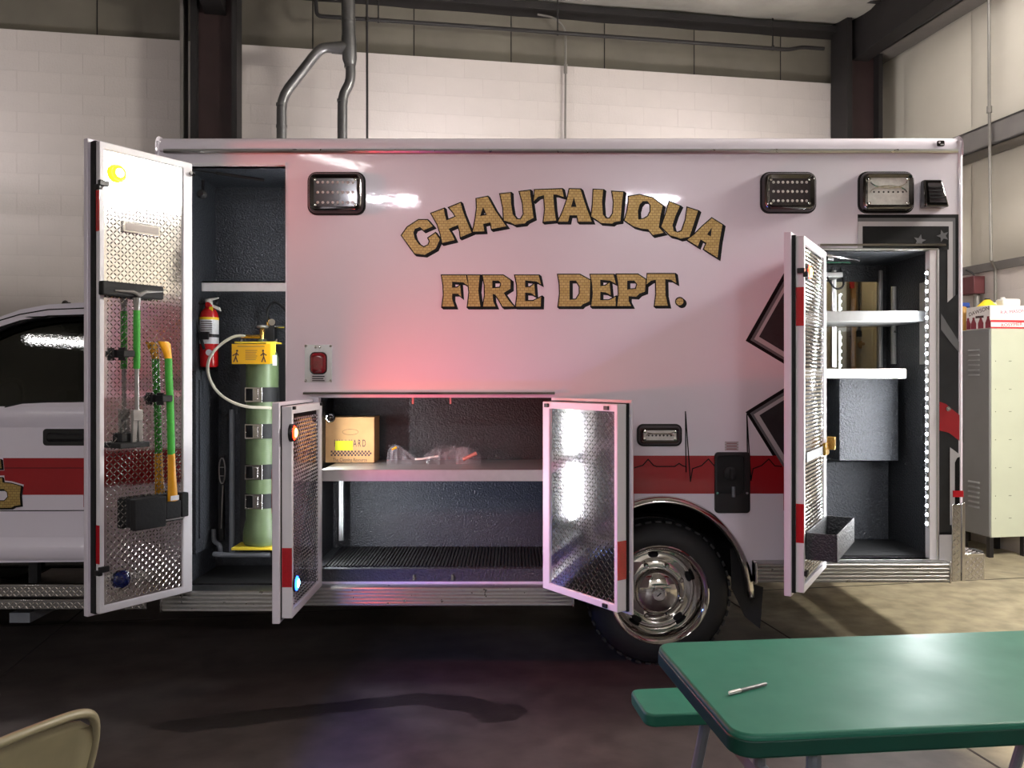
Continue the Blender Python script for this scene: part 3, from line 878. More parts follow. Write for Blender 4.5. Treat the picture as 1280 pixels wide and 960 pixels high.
# drip edges above the lockers
def drip(x0, x1, z):
    MB().prof_x([(FACE, z + .010), (FACE - .038, z + .004), (FACE - .042, z - .008), (FACE - .034, z - .008), (FACE - .03, z - .002), (FACE, z - .002)], x0, x1).build('drip_edge', 'chrome', AMB)
drip(fx(381), fx(693), fz(491)); drip(fx(1022), fx(1178), fz(307))
for px in (516, 563):
    MB().box(fx(px) - .005, fx(px) + .005, FACE + .0, FACE + .012, fz(505), fz(497)).build('door_catch', 'pink_plastic', AMB)

# ---- rear compartment: protruding boxes, shelves, window into the body
dR = .60
t = .015
y1 = FACE + dR
cr = MB().box(RX1, RX1 + t, FACE + .05, y1, RZ0, RZ1).box(RX0 - t, RX1 + t, FACE + .05, y1, RZ1, RZ1 + t).box(RX0 - t, RX1 + t, FACE + .05, y1, RZ0 - t, RZ0).box(RX0 - t, RX0, FACE + .05, y1, RZ0, RZ1)\
    .box(RX0, RX1, y1, y1 + t, RZ0, 1.66).box(2.27, RX1, y1, y1 + t, 1.66, RZ1).box(RX0, 2.27, y1, y1 + t, 2.20, RZ1).build('compartment', 'bedliner_dark', AMB)
def atd(px, d): return (px - 640) / F * d
def zat(py, d): return CAMZ - (py - HY) / F * d
MB().box(RX0 + .0, atd(1111, 5.09), 5.09, y1, RZ0, zat(577, 5.09)).build('lower_box', 'bedliner', cr, bevel=.004)
MB().box(atd(1049, 4.86), atd(1123, 4.86), 4.86, y1, zat(576, 4.86), zat(473, 4.86)).build('upper_box', 'bedliner', cr, bevel=.004)
MB().box(RX0 + .005, RX1 - .01, FACE + .08, y1 - .05, zat(402, 4.62), zat(388.5, 4.62)).build('shelf', 'brushed_shelf', cr, bevel=.003)
MB().box(RX0 + .005, atd(1133, 4.66), FACE + .12, y1 - .05, zat(473, 4.66), zat(461, 4.66)).build('shelf', 'white_plastic', cr, bevel=.003)
MB().box(RX0, RX1, FACE + .05, FACE + .5, RZ0, RZ0 + .01).build('rubber_mat', 'black_rubber', cr)
for px, d, pa, pb in ((1118, 5.0, 358, 455), (1101, 5.12, 338, 459), (1043, 5.12, 338, 459)):
    MB().box(atd(px, d) - .012, atd(px, d) + .012, d, d + .02, zat(pb, d), zat(pa, d)).box(atd(px, d) - .004, atd(px, d) + .004, d - .006, d, zat(pb, d), zat(pa, d)).build('shelf_track', 'aluminium', cr)
MB().box(RX1 - .012, RX1, FACE + .10, FACE + .16, fz(455), fz(350)).build('shelf_track', 'brushed_shelf', cr)
# access panel on the side wall of the locker
MB().box(RX1 - .004, RX1, FACE + .14, FACE + .36, fz(590), fz(505)).build('access_panel', 'bedliner_dark', cr)
for dy in (.16, .34):
    for py in (507, 548, 588):
        MB().lathe([(.005, 0), (.004, -.004)], (RX1 - .004, FACE + dy, fz(py)), 'x', 8).build('screw', 'chrome', cr)
# window pane to the patient room, and what stands in it
MB().box(RX0, 2.27, y1 + .003, y1 + .009, 1.66, 2.20).build('window_pane', 'pane_glass', cr)
inn = MB().box(1.45, 2.40, y1 + .55, y1 + .58, 1.0, 2.7).box(1.43, 1.45, y1 + .02, y1 + .58, 1.0, 2.7).box(2.40, 2.42, y1 + .02, y1 + .58, 1.0, 2.7).box(1.43, 2.42, y1 + .02, y1 + .58, 2.7, 2.72).box(1.43, 2.42, y1 + .02, y1 + .58, .98, 1.0).build('interior_cabin', 'beige_panel', AMB)
dd = y1 + .55
MB().plate([rr(atd(1074, dd), 2.38, zat(421, dd), zat(338, dd), .08)], dd - .01, dd).build('dark_window', 'hollow', inn)
MB().tube([(atd(1069, dd) , dd - .05, zat(431, dd)), (atd(1096, dd), dd - .05, zat(428, dd))], .011, 10).lathe([(.028, 0), (.028, -.012)], (atd(1077, dd), dd, zat(431, dd)), 'y', 14).build('grab_bar', 'brass', inn)
MB().box(atd(1066, dd) - .015, atd(1066, dd) + .015, dd - .02, dd, 1.3, 2.5).build('door_post', 'cardboard', inn)
MB().box(atd(1046, dd) - .03, atd(1046, dd) + .045, dd - .06, dd - .03, zat(460, dd), zat(345, dd)).build('white_strap', 'white_plastic', inn, bevel=.004)
MB().box(atd(1060, dd) , atd(1066, dd) - .005, dd - .04, dd - .025, zat(361, dd), zat(336, dd)).build('red_tag', 'reflector_red', inn)
# light bar and wiring under the locker roof
mb = MB().box(RX0 + .02, RX0 + .30, FACE + .36, FACE + .50, 2.20, 2.23)
mb.build('ceiling_box', 'aluminium', cr, bevel=.003)
MB().tube(fillet([(RX0 + .20, FACE + .35, 2.20), (RX0 + .24, FACE + .33, 2.12), (RX0 + .30, FACE + .34, 2.14), (RX0 + .30, FACE + .40, 2.26)], .04, 5), .006, 6).build('wiring_loop', 'black_rubber', cr)
MB().tube([(RX0 + .11, FACE + .30, 2.28), (RX0 + .30, FACE + .26, 2.275)], .008, 8).build('gas_strut', 'chrome', cr)

# ---- LED strips on the jambs
led_me = MB().sphere((0, 0, 0), .0095, 8, 5).mesh('led', 'led_white', 60)
def led_strip(x, y, za, zb, n, face, watts, size_w=.012):
    s = MB().box(x - .004, x + .004, y - .010, y + .010, min(za, zb) - .02, max(za, zb) + .02).build('led_strip', 'aluminium', AMB)
    for k in range(n):
        z = za + (zb - za) * k / (n - 1)
        inst('led', led_me, s, (x + face * .005, y, z))
    # the strip's own light
    o = lamp('led_glow', 'AREA', watts, (.96, .98, 1), s, (x + face * .014, y, (za + zb) / 2), (0, R(90) * face * -1 + 0, 0), size=abs(zb - za), sy=size_w, local=False, spread=170)
    o.rotation_euler = (0, R(90) if face < 0 else R(-90), 0)
    return s

cdl = MB().lathe([(.07, 2.698), (.06, 2.68)], (1.95, y1 + .3, 0), 'z', 20).build('added_dome_lamp', 'lens_white_lit', inn)  # unseen lamp added to brighten the cabin behind the pane
lamp('dome_fill', 'POINT', 8.0, (1, .93, .82), cdl, (1.95, y1 + .3, 2.62), size=.05, local=False)
MB().box(2.289, RX1 - .001, FACE - .004, FACE + .045, RZ0, RZ1).build('door_jamb', 'door_white', AMB)
led_strip(2.286, FACE + .012, fz(341), fz(655), 29, -1, 32.0)
led_strip(MX0 - .040, FACE + .085, fz(512), fz(690), 16, 1, 13.0)
led_strip(LX1 + .040, FACE + .085, fz(230), fz(700), 40, -1, 6.0)

# ---- doors -------------------------------------------------------------
def lug_mesh(x0, x1, z0, z1, y, sgn):
    mb = MB(); p = .0192
    nx, nz = int((x1 - x0) / p), int((z1 - z0) / p)
    for j in range(nz):
        for i in range(nx):
            cx, cz = x0 + (i + .5) * p, z0 + (j + .5) * p
            a = R(45 if (i + j) % 2 else -45)
            c, s = math.cos(a), math.sin(a)
            L, Wd, h = .0125, .0036, .0024
            q = [(-L, 0), (0, -Wd), (L, 0), (0, Wd)]
            b = len(mb.v)
            for u, v in q:
                mb.v.append((cx + u * c - v * s, y, cz + u * s + v * c))
            for u in (-L * .45, L * .45):
                mb.v.append((cx + u * c, y + h, cz + u * s))
            for f in ((0, 1, 5, 4), (1, 2, 5), (2, 3, 4, 5), (3, 0, 4)):
                f = tuple(b + k for k in f)
                mb.f.append(tuple(reversed(f)) if sgn < 0 else f)
    return mb
def door(hx, ang, w, z0, z1, side, th, stripe_on=True):
    """hinge at hx on the face; side=1: closed door runs to +x, side=-1: to -x"""
    s = side; TS, TG, TP = th
    def bx(mb, a, b, y0, y1, c, d): return mb.box(s * a, s * b, y0, y1, c, d)
    mb = bx(MB(), 0, w, 0, TS, z0, z1)
    d = bpy.data.objects.new('compartment_door', mb.mesh('door_skin', 'white_paint'))
    d.location = (hx, FACE - .002, 0); d.rotation_euler = (0, 0, ang)
    put(d, AMB)
    m = d.modifiers.new('edge', 'BEVEL'); m.width = .004; m.segments = 2
    g = .016
    bx(MB(), g, w - g, TS, TS + TG, z0 + g, z1 - g).build('gasket', 'black_rubber', d, True)
    i0, ya, yb = .020, TS + TG, TS + TG + TP
    fw, fh, ft = .024, .056, .036      # far, hinge and top/bottom members
    MB().plate([rect(*sorted((s * i0, s * (w - i0))), z0 + i0, z1 - i0), rect(*sorted((s * (i0 + fh), s * (w - i0 - fw))), z0 + i0 + ft, z1 - i0 - ft)], ya, yb).build('inner_frame', 'door_white', d, True, bevel=.004)
    px0, px1 = sorted((s * (i0 + fh - .002), s * (w - i0 - fw + .002)))
    yp = yb - .010
    pl = MB().box(px0, px1, ya, yp, z0 + i0 + ft - .002, z1 - i0 - ft + .002).build('tread_plate', 'tread_plate', d, True)
    lg = lug_mesh(px0 + .006, px1 - .006, z0 + i0 + ft + .006, z1 - i0 - ft - .006, yp, -1).build('tread_lugs', 'tread_plate', d, True, smooth=0)
    lg['kind'] = 'stuff'
    if stripe_on:
        bx(MB(), .0, w, -.0012, 0, SZ0, SZ1).build('red_stripe', 'red_paint', d, True)
    # hinge knuckles
    MB().tube([(s * .004, -.004, z0 + .03), (s * .004, -.004, z1 - .03)], .007, 8).build('hinge', 'aluminium', d, True)
    d['yb'] = yb; d['yp'] = yp; d['ya'] = ya
    return d, yb, yp, i0, fw
def reflector(d, w, s, z0, z1):
    xe = w - .020
    MB().box(s * (xe - .001), s * (xe + .0015), d['ya'] + .002, d['yb'] - .001, z0, z1).build('red_reflector', 'reflector_red', d, True)
def round_lamp(d, x, z, yp, r, mat, rim='black_plastic', core=None):
    o = MB().lathe([(r, 0), (r, .012), (r * .86, .020), (r * .80, .020)], (x, yp, z), 'y', 24)
    o.f = [tuple(reversed(f)) for f in o.f]
    o.build('marker_lamp', rim, d, True)
    l = MB().lathe([(r * .82, .010), (r * .80, .021), (r * .55, .027), (r * .2, .029), (.0005, .0293)], (x, yp, z), 'y', 24)
    l.f = [tuple(reversed(f)) for f in l.f]
    l.build('lamp_lens', mat, d, True)
    if core:
        MB().sphere((x, yp + .026, z), r * .5, 12, 8, (1, .35, 1)).build('lamp_bulb', core, d, True)

def local_of(d, px, py, yl):
    """door-local x,z of the pixel on the plane y=yl of an open door"""
    a = d.rotation_euler[2]
    n = Vector((-math.sin(a), math.cos(a), 0)); o = Vector(d.location) + n * yl
    ray = Vector(((px - 640) / F, 1, -(py - HY) / F)); c = Vector((0, 0, CAMZ))
    t = (o - c).dot(n) / ray.dot(n); h = c + ray * t
    return (h - Vector(d.location)).dot(Vector((math.cos(a), math.sin(a), 0))), h.z
def aim_lamp(d, name, x, y, z, watts, col, size=.03, spread=175):
    o = lamp(name, 'AREA', watts, col, d, (x, y, z), (R(90), 0, 0), size=size, local=True, spread=spread)
    return o

# tall front door
dL, yb, yp, i0, fw = door(-1.800, R(-123), .560, .434, 2.780, 1, (.033, .040, .032))
reflector(dL, .560, 1, 2.32, 2.52); reflector(dL, .560, 1, .697, .886)
x, z = local_of(dL, 146, 217, yp)
round_lamp(dL, x, z, yp, .045, 'lens_amber_rim', 'lens_amber_rim', core='lens_white_lit')
aim_lamp(dL, 'red_flash', x, yp + .05, z, RED_W, (1, .10, .08), .05)
x, z = local_of(dL, 151, 724, yp)
round_lamp(dL, x, z, yp, .045, 'lens_blue_unlit', 'lens_blue_unlit')
xa, za = local_of(dL, 152, 279, yp); xb, zb = local_of(dL, 199, 294, yp)
gh = MB().box(xb, xa, yp, yp + .012, (za + zb) / 2 - .028, (za + zb) / 2 + .028).build('grab_recess', 'chrome', dL, True, bevel=.003)
MB().box(xb + .012, xa - .012, yp + .010, yp + .014, (za + zb) / 2 - .018, (za + zb) / 2 + .018).build('recess_face', 'carton_grey', dL, True, bevel=.002)
# latch and catches
for py in (228, 713):
    x = .560 - i0 - .02
    zz = local_of(dL, 121, py, yb)[1]
    MB().box(x - .02, x + .03, yb, yb + .02, zz - .014, zz + .014).box(x + .01, x + .03, yb - .03, yb + .01, zz - .03, zz - .005).build('latch', 'black_plastic', dL, True, bevel=.003)
MB().tube([(.02, yb + .01, 2.70), (.045, yb + .02, 2.70)], .012, 8).build('strut_pivot', 'chrome', dL, True)
# stay strut from the door top to the locker roof, rubber bumper
MB().tube([(-1.77, FACE - .06, 2.735), (-1.50, FACE + .03, 2.715)], .004, 6).tube([(-1.62, FACE - .01, 2.725), (-1.38, FACE + .07, 2.705)], .009, 8).build('gas_strut', 'black_plastic', AMB)
MB().lathe([(.012, 0), (.026, -.01), (.026, -.03), (.016, -.045)], (-1.715, FACE + .06, 2.62), 'y', 14).box(-1.722, -1.708, FACE + .05, FACE + .06, 2.62, 2.70).build('rubber_bumper', 'black_rubber', AMB)

# middle pair
dM, yb, yp, i0, fw = door(-1.126, R(-90), .655, .45, 1.490, 1, (.036, .004, .050))
reflector(dM, .655, 1, .618, .803)
x = .50
for (px, py, mt, col, pw, nm) in ((368, 541, 'lens_red_lit', (1, .08, .06), RED_W * 1.2, 'red_flash'), (371, 729, 'lens_blue_lit', (.05, .18, 1), BLUE_W, 'blue_flash')):
    x, z = local_of(dM, px, py, yp + .02)
    round_lamp(dM, x, z, yp, .042, mt, core='lens_core_red' if 'red' in nm else 'lens_core_blue')
    aim_lamp(dM, nm, x, yp + .05, z, pw, col, .05)
for x in (.62, .06):
    MB().box(x - .012, x + .012, yb, yb + .012, 1.455, 1.47).build('latch', 'black_plastic', dM, True)
dN, yb, yp, i0, fw = door(.226, R(126), .625, .45, 1.497, -1, (.015, .015, .060))
reflector(dN, .625, -1, .626, .814)
for zz, x in ((1.455, -.53), (.485, -.52), (1.455, -.06)):
    MB().box(x - .016, x + .016, yb, yb + .010, zz - .008, zz + .012).build('latch', 'black_plastic', dN, True, bevel=.002)
for zz in (1.42, .66):
    MB().lathe([(.006, 0), (.006, .004)], (-.617, .015, zz), 'y', 8).build('bumper_stud', 'white_plastic', dN, True)
# bumper ball by the left hinge
MB().sphere((-1.035 + .03, FACE + .05, fz(523)), .026, 12, 8).build('rubber_bumper', 'dark_chrome', AMB)

# rear door
dR_, yb, yp, i0, fw = door(1.632, R(-120), .66, .56, 2.304, 1, (.034, .016, .040))
reflector(dR_, .66, 1, 1.853, 2.038); reflector(dR_, .66, 1, .818, 1.004)
x, z = local_of(dR_, 1000, 333, yp + .02)
x = .560
round_lamp(dR_, x, z, yp, .042, 'lens_red_lit', core='lens_core_red')
aim_lamp(dR_, 'red_flash', x, yp + .05, z, RED_W * .10, (1, .10, .07), .05)
zz = 2.145
zz = 2.115
MB().box(.62, .66, yb - .03, yb + .004, zz - .012, zz + .012).box(.615, .645, yb - .005, yb + .018, zz - .03, zz - .004).build('latch', 'black_plastic', dR_, True, bevel=.003)
MB().box(.66 - i0 - .04, .66 - i0 + .004, yb, yb + .015, .66, .685).build('latch', 'black_plastic', dR_, True, bevel=.003)
# bin hung on the door
bx0, bx1, by0, by1, bz0, bz1 = .05, .62, yb + .002, yb + .145, .738, .866
t = .006
MB().box(bx0, bx1, by0, by1, bz0, bz0 + t).box(bx0, bx1, by0, by0 + t, bz0, bz1).box(bx0, bx1, by1 - t, by1, bz0, bz1).box(bx0, bx0 + t, by0, by1, bz0, bz1).box(bx1 - t, bx1, by0, by1, bz0, bz1).build('door_bin', 'bedliner_dark', dR_, True, bevel=.002)
# strap with buckle
xs, zs = .62, 1.235
MB().box(.06, .60, yb + .001, yb + .006, 1.200, 1.245).build('strap', 'grey_vinyl', dR_, True)
MB().box(.05, .16, yb + .004, yb + .02, 1.195, 1.262).box(.03, .07, yb + .01, yb + .05, 1.22, 1.29).build('strap_buckle', 'brass', dR_, True, bevel=.003)
MB().tube([(.03, yb, 2.25), (-.03, yb + .02, 2.25)], .012, 8).build('strut_pivot', 'black_plastic', dR_, True)
MB().tube([(1.71, FACE - .03, 2.275), (1.95, FACE + .12, 2.262)], .007, 8).build('gas_strut', 'chrome', AMB)

# ---- warning lights on the side ---------------------------------------
def warn(x0, x1, y0, y1, kind, name='warning_light', dep=.05):
    X0, X1, Z0, Z1 = fx(x0), fx(x1), fz(y1), fz(y0)
    b = .038 if (X1 - X0) > .26 else .03
    L = [(0, 0), (.006, .6), (.016, 1), (b * .9, 1)]
    r0 = .045 if (Z1 - Z0) > .15 else .03
    loops = []
    for ins, dd in ((0, 0), (.004, .5), (.014, .9), (b * .55, 1), (b, .72)):
        loops.append(([p for p in rr(X0 + ins, X1 - ins, Z0 + ins, Z1 - ins, max(.008, r0 - ins), 6)], FACE - dep * dd))
    mb = MB(); n = len(loops[0][0])
    for l, y in loops:
        mb.v += [(x, y, z) for x, z in l]
    for i in range(len(loops) - 1):
        for k in range(n):
            a = i * n + k; c = i * n + (k + 1) % n
            mb.f.append((c, a, a + n, c + n))
    o = mb.build(name, 'dark_chrome', AMB, smooth=30)
    # black gasket at the wall
    MB().plate([rr(X0 - .005, X1 + .005, Z0 - .005, Z1 + .005, r0 + .004, 6)], FACE - .008, FACE).build('gasket', 'black_rubber', o)
    yl = FACE - dep * .72
    lens = MB().plate([rr(X0 + b - .001, X1 - b + .001, Z0 + b - .001, Z1 - b + .001, .012, 4)], yl - .001, yl + .01).build('lens', 'lens_dark' if kind == 'led' else 'lens_clear', o)
    if kind == 'led':
        mb = MB()
        rows = 3; cols = 8
        for j in range(rows):
            for i in range(cols):
                mb.sphere((X0 + b + .02 + (X1 - X0 - 2 * b - .04) * i / (cols - 1), yl - .001, Z0 + b + .02 + (Z1 - Z0 - 2 * b - .04) * j / (rows - 1)), .008, 8, 5, (1, .5, 1))
        mb.build('led_array', 'lens_clear', o)['kind'] = 'stuff'
    else:
        mb = MB()
        xc, w = (X0 + X1) / 2, (X1 - X0) / 2 - b - .012
        h = (Z1 - Z0) / 2 - b
        for zc, sg in (((Z0 + Z1) / 2 + h * .75, -1), ((Z0 + Z1) / 2 - h * .1, 1)):
            pts = [(xc - w * math.cos(R(180 * k / 12)), yl - .003, zc + sg * h * .5 * math.sin(R(180 * k / 12))) for k in range(13)]
            mb.tube(pts, .0035, 6)
        mb.build('reflector_ridges', 'chrome', o)
        mb = MB()
        for i in range(7):
            mb.sphere((xc - w * .8 + 1.6 * w * i / 6, yl - .001, (Z0 + Z1) / 2 - h * .05), .0055, 8, 5, (1, .5, 1))
        mb.build('led_array', 'lens_dark', o)['kind'] = 'stuff'
    for sx in (X0 + b + .006, X1 - b - .006):
        for sz in (Z0 + b + .006, Z1 - b - .006):
            MB().lathe([(.008, .002), (.008, -.006), (.004, -.007)], (sx, yl - .001, sz), 'y', 10).build('screw', 'chrome', o)
    return o
warn(386, 456, 216.5, 268, 'led'); warn(951, 1018.5, 216.5, 266, 'led'); warn(1073, 1140.5, 216, 266, 'flood')
warn(797, 851, 531, 556.5, 'flood', dep=.03)
# small wedge camera light
x0, x1, z0, z1 = fx(1149), fx(1180), fz(261), fz(226)
wl = MB().hexa([(x0, FACE - .075, z0), (x1, FACE - .06, z0), (x1, FACE, z0), (x0, FACE, z0)], [(x0 + .012, FACE - .03, z1), (x1 - .025, FACE - .03, z1), (x1 - .01, FACE, z1), (x0 + .006, FACE, z1)]).build('perimeter_light', 'dark_chrome', AMB, bevel=.008)
MB().add([(x0 + .024, FACE - .068, z0 + .022), (x1 - .018, FACE - .06, z0 + .022), (x1 - .034, FACE - .037, z1 - .02), (x0 + .030, FACE - .037, z1 - .02)], [(0, 1, 2, 3)]).build('lens', 'lens_dark', wl)
for k in range(4):
    zz = z0 + .045 + k * .02
    MB().box(x0 + .03, x1 - .03, FACE - .070 + k * .005, FACE - .06 + k * .005, zz, zz + .006).build('lens_bar', 'black_plastic', wl)

# red marker on its steel plate
x0, x1, z0, z1 = fx(381), fx(415), fz(478), fz(431)
rm = MB().box(x0, x1, FACE - .003, FACE, z0, z1).build('marker_plate', 'aluminium', AMB)
mb = MB()
for k, (ins, dd) in enumerate(((0, 0), (.002, .012), (.010, .020), (.022, .022))):
    mb.v += [(x, FACE - .003 - dd, z) for x, z in rr(fx(388.5) + ins, fx(408) - ins, fz(467) + ins, fz(441) - ins, .026 - ins * .6, 6)]
n = 28
for i in range(3):
    for k in range(n):
        a = i * n + k; c = i * n + (k + 1) % n
        mb.f.append((c, a, a + n, c + n))
mb.f.append(tuple(3 * n + k for k in range(n)))
mb.build('red_lens', 'lens_red_unlit', rm)
MB().plate([rr(fx(387.5), fx(409), fz(468), fz(440), .028, 6)], FACE - .006, FACE - .003).build('lens_gasket', 'black_rubber', rm)
lp = MB().box(fx(388.5), fx(408), FACE - .005, FACE - .003, fz(478), fz(468)).build('instruction_plate', 'pale_vinyl', rm)
for k in range(3):
    MB().box(fx(390.5), fx(406 - 1.5 * (k % 2)), FACE - .0056, FACE - .005, fz(471.2 + 2.6 * k), fz(470 + 2.6 * k)).build('print_line', 'black_vinyl', rm)
for px, py in ((382.5, 432.5), (413.5, 432.5), (382.5, 476), (413.5, 476), (395, 434), (400, 434)):
    MB().lathe([(.007, 0), (.007, -.004), (.003, -.006)], (fx(px), FACE - .003, fz(py)), 'y', 10).build('screw', 'chrome', rm)

# fuel filler housing
x0, x1 = fx(893), fx(937)
fh = MB().plate([rr(x0, x1, fz(641), fz(565), .02), rr(x0 + .012, x1 - .03, fz(617), fz(569), .02)], FACE - .012, FACE + .03).build('fuel_filler', 'black_plastic', AMB, bevel=.003)
MB().box(x0 + .01, x1 - .02, FACE - .004, FACE + .03, fz(619), fz(567)).build('recess', 'chassis_black', fh)
MB().lathe([(.038, .005), (.038, -.012), (.030, -.016), (.001, -.017)], (fx(913), FACE, fz(592)), 'y', 20).box(fx(913) - .006, fx(913) + .006, FACE - .026, FACE - .014, fz(592) - .026, fz(592) + .026).build('fuel_cap', 'black_rubber', fh)
MB().tube([(fx(916), FACE - .014, fz(621)), (fx(916), FACE - .014, fz(608))], .010, 8).build('cap_tether', 'grey_tube', fh)
for px in (896, 933):
    MB().lathe([(.007, 0), (.007, -.004)], (fx(px), FACE - .012, fz(616)), 'y', 8).build('screw', 'chrome', fh)
MB().box(fx(902), fx(937), FACE + .01, FACE + .05, fz(652), fz(643)).build('filler_bracket', 'grey_tube', fh)
st = MB().box(fx(906), fx(923), FACE - .001, FACE, fz(563), fz(552)).build('warning_sticker', 'pale_vinyl', AMB)
mb = MB()
for k in range(4):
    mb.box(fx(906), fx(923), FACE - .0016, FACE - .001, fz(552.4 + 3.5 * k), fz(552 + 3.5 * k))
for k in range(3):
    mb.box(fx(908), fx(921), FACE - .0016, FACE - .001, fz(554.6 + 3.5 * k), fz(553.6 + 3.5 * k))
mb.build('print_line', 'print_maroon', st)

# ---- lower rails
def rubrail(x0, x1, z0, z1, n=5, dep=.06, label=None):
    prof = [(FACE + .03, z0), (FACE + .03, z1)]
    hgt = z1 - z0
    prof += [(FACE - dep * .3, z1), (FACE - dep, z1 - .008)]
    for k in range(n):
        a = z1 - .008 - (hgt - .012) * k / n; b = z1 - .008 - (hgt - .012) * (k + 1) / n
        prof += [(FACE - dep - .004, a - (a - b) * .25), (FACE - dep - .004, a - (a - b) * .55), (FACE - dep + .004, a - (a - b) * .8), (FACE - dep, b)]
    prof += [(FACE - dep * .6, z0)]
    o = MB().prof_x(prof, x0, x1).build('rub_rail', 'aluminium', AMB)
    for xe in (x0 + .006, x1 - .006):
        MB().box(xe - .006, xe + .006, FACE - dep - .006, FACE + .03, z0 - .001, z1 + .001).build('end_cap', 'tread_plate', o, bevel=.004)
    return o
d0 = FACE - .06
rubrail(atd(200, d0), atd(352, d0), zat(765, d0), zat(737, d0))
rubrail(atd(352, d0) + .01, atd(718, d0), zat(758, d0), zat(733, d0))
rubrail(atd(944, d0), atd(1189, d0), zat(729, d0), zat(703, d0))
MB().prof_x([(FACE - .058, zat(703, d0)), (FACE + .05, RZ0 - .001), (FACE + .05, RZ0 - .02), (FACE - .05, zat(706, d0))], fx(1032), fx(1172)).build('step_tread', 'aluminium', AMB)
MB().box(fx(357), fx(400), FACE, FACE + .03, .44, .46).build('lower_trim', 'aluminium', AMB)

# tread plate corner guard and rear step
def tread_box(x0, x1, y0, y1, z0, z1, name, parent, facex=False):
    o = MB().box(x0, x1, y0, y1, z0, z1).build(name, 'tread_plate', parent, bevel=.003)
    lg = lug_mesh(x0 + .004, x1 - .004, z0 + .004, z1 - .004, 0, -1)
    lg.v = [(x, y0 - yy, z) for x, yy, z in lg.v]; lg.f = [tuple(reversed(f)) for f in lg.f]
    q = lg.build('tread_lugs', 'tread_plate', o, smooth=0); q['kind'] = 'stuff'
    return o
tread_box(fx(1188.5), fx(1200), FACE - .012, FACE - .001, fz(726), fz(630), 'corner_guard', AMB)
tread_box(fx(1200.5), fx(1205), FACE - .014, FACE + .10, fz(726), fz(628), 'corner_guard', AMB)
rs = tread_box(BX1 + .01, 2.74, FACE + .26, FACE + 2.1, .43, .585, 'rear_step', AMB)
lg = lug_mesh(BX1 + .015, 2.735, 0, 1.4, 0, -1)
lg.v = [(x, FACE + .27 + z, .585 + yy) for x, yy, z in lg.v]
q = lg.build('tread_lugs', 'tread_plate', rs, smooth=0); q['kind'] = 'stuff'
MB().box(2.72, 2.76, FACE + .30, FACE + .40, .49, .59).build('rubber_stop', 'black_rubber', rs, bevel=.006)

# ---- wheels
def wheel(name, x, yf, zc, side=1, label=None):
    """yf: outer sidewall plane, side=1 faces -y"""
    w = MB()
    R0, wd = .40, .235
    prof = [(.262, .012), (.272, .0), (.30, -.004), (.345, .004), (.372, .02), (.388, .034), (R0 - .002, .05), (R0, .07), (R0, wd - .07), (R0 - .004, wd - .04), (.36, wd), (.27, wd)]
    f = lambda P: [(r, yf + side * y) for r, y in P]
    o = bpy.data.objects.new(name, None)
    tyre = MB().lathe(f(prof), (x, 0, zc), 'y', 48, caps=False)
    if side < 0: tyre.f = [tuple(reversed(q)) for q in tyre.f]
    body = tyre.build(name, 'tyre_rubber', AMB)
    # tread grooves
    mb = MB()
    for k in range(44):
        a = 2 * math.pi * k / 44
        mat = Matrix.Rotation(-a, 3, 'Y')
        c = Vector((x, yf + side * .05, zc)) + mat @ Vector((0, 0, R0 - .001))
        mb.obox(c, (.032, .04, .012), mat)
    mb.build('tread_blocks', 'tyre_rubber', body)['kind'] = 'stuff'
    rp = [(.258, .03), (.270, -.006), (.276, -.008), (.270, -.012), (.258, -.006), (.246, .012), (.238, .035), (.228, .055), (.222, .10), (.214, .125), (.196, .128), (.172, .108), (.135, .104), (.125, .104)]
    rim = MB().lathe(f(rp), (x, 0, zc), 'y', 48, caps=False)
    if side < 0: rim.f = [tuple(reversed(q)) for q in rim.f]
    rim.build('rim', 'chrome', body, smooth=50)
    hub = MB().lathe(f([(.128, .106), (.128, .06), (.120, .042), (.098, .026), (.060, .016), (.040, .013), (.040, .008), (.034, .004), (.0008, .003)]), (x, 0, zc), 'y', 40)
    if side < 0: hub.f = [tuple(reversed(q)) for q in hub.f]
    hub.build('hub_cap', 'chrome', body, smooth=30)
    mb = MB().box(x - .014, x + .014, yf + side * .0025, yf + side * .006, zc - .003, zc + .003)
    mb.xf(Matrix.Translation((x, 0, zc)) @ Matrix.Rotation(R(-40), 4, 'Y') @ Matrix.Translation((-x, 0, -zc)))
    mb.build('hub_mark', 'black_plastic', body)
    for k in range(8):
        a = 2 * math.pi * (k + .5) / 8
        c = (x + .152 * math.cos(a), 0, zc + .152 * math.sin(a))
        nut = MB().lathe(f([(.014, .108), (.014, .082), (.010, .074), (.0006, .073)]), c, 'y', 8)
        if side < 0: nut.f = [tuple(reversed(q)) for q in nut.f]
        nut.build('wheel_nut', 'chrome', body)
    for k in range(5):
        a = 2 * math.pi * (k + .3) / 5
        c = Vector((x + .199 * math.cos(a), yf + side * .121, zc + .199 * math.sin(a)))
        mb = MB().sphere((0, 0, 0), .02, 12, 6, (1.0, .35, 1.5))
        mb.xf(Matrix.Translation(c) @ Matrix.Rotation(-a + R(0), 4, 'Y'))
        mb.build('hand_hole', 'hollow', body)
    return body
wheel('wheel', WXc, FACE + .055, WZc)
wheel('wheel', WXc, FACE + 2.37, WZc, -1)
wheel('wheel', -3.95, FACE + .22, WZc)
wheel('wheel', -3.95, FACE + 2.2, WZc, -1)
MB().lathe([(.39, 0), (.40, .03), (.40, .17), (.385, .2)], (WXc, FACE + .33, WZc), 'y', 40).build('inner_tyre', 'tyre_rubber', AMB)
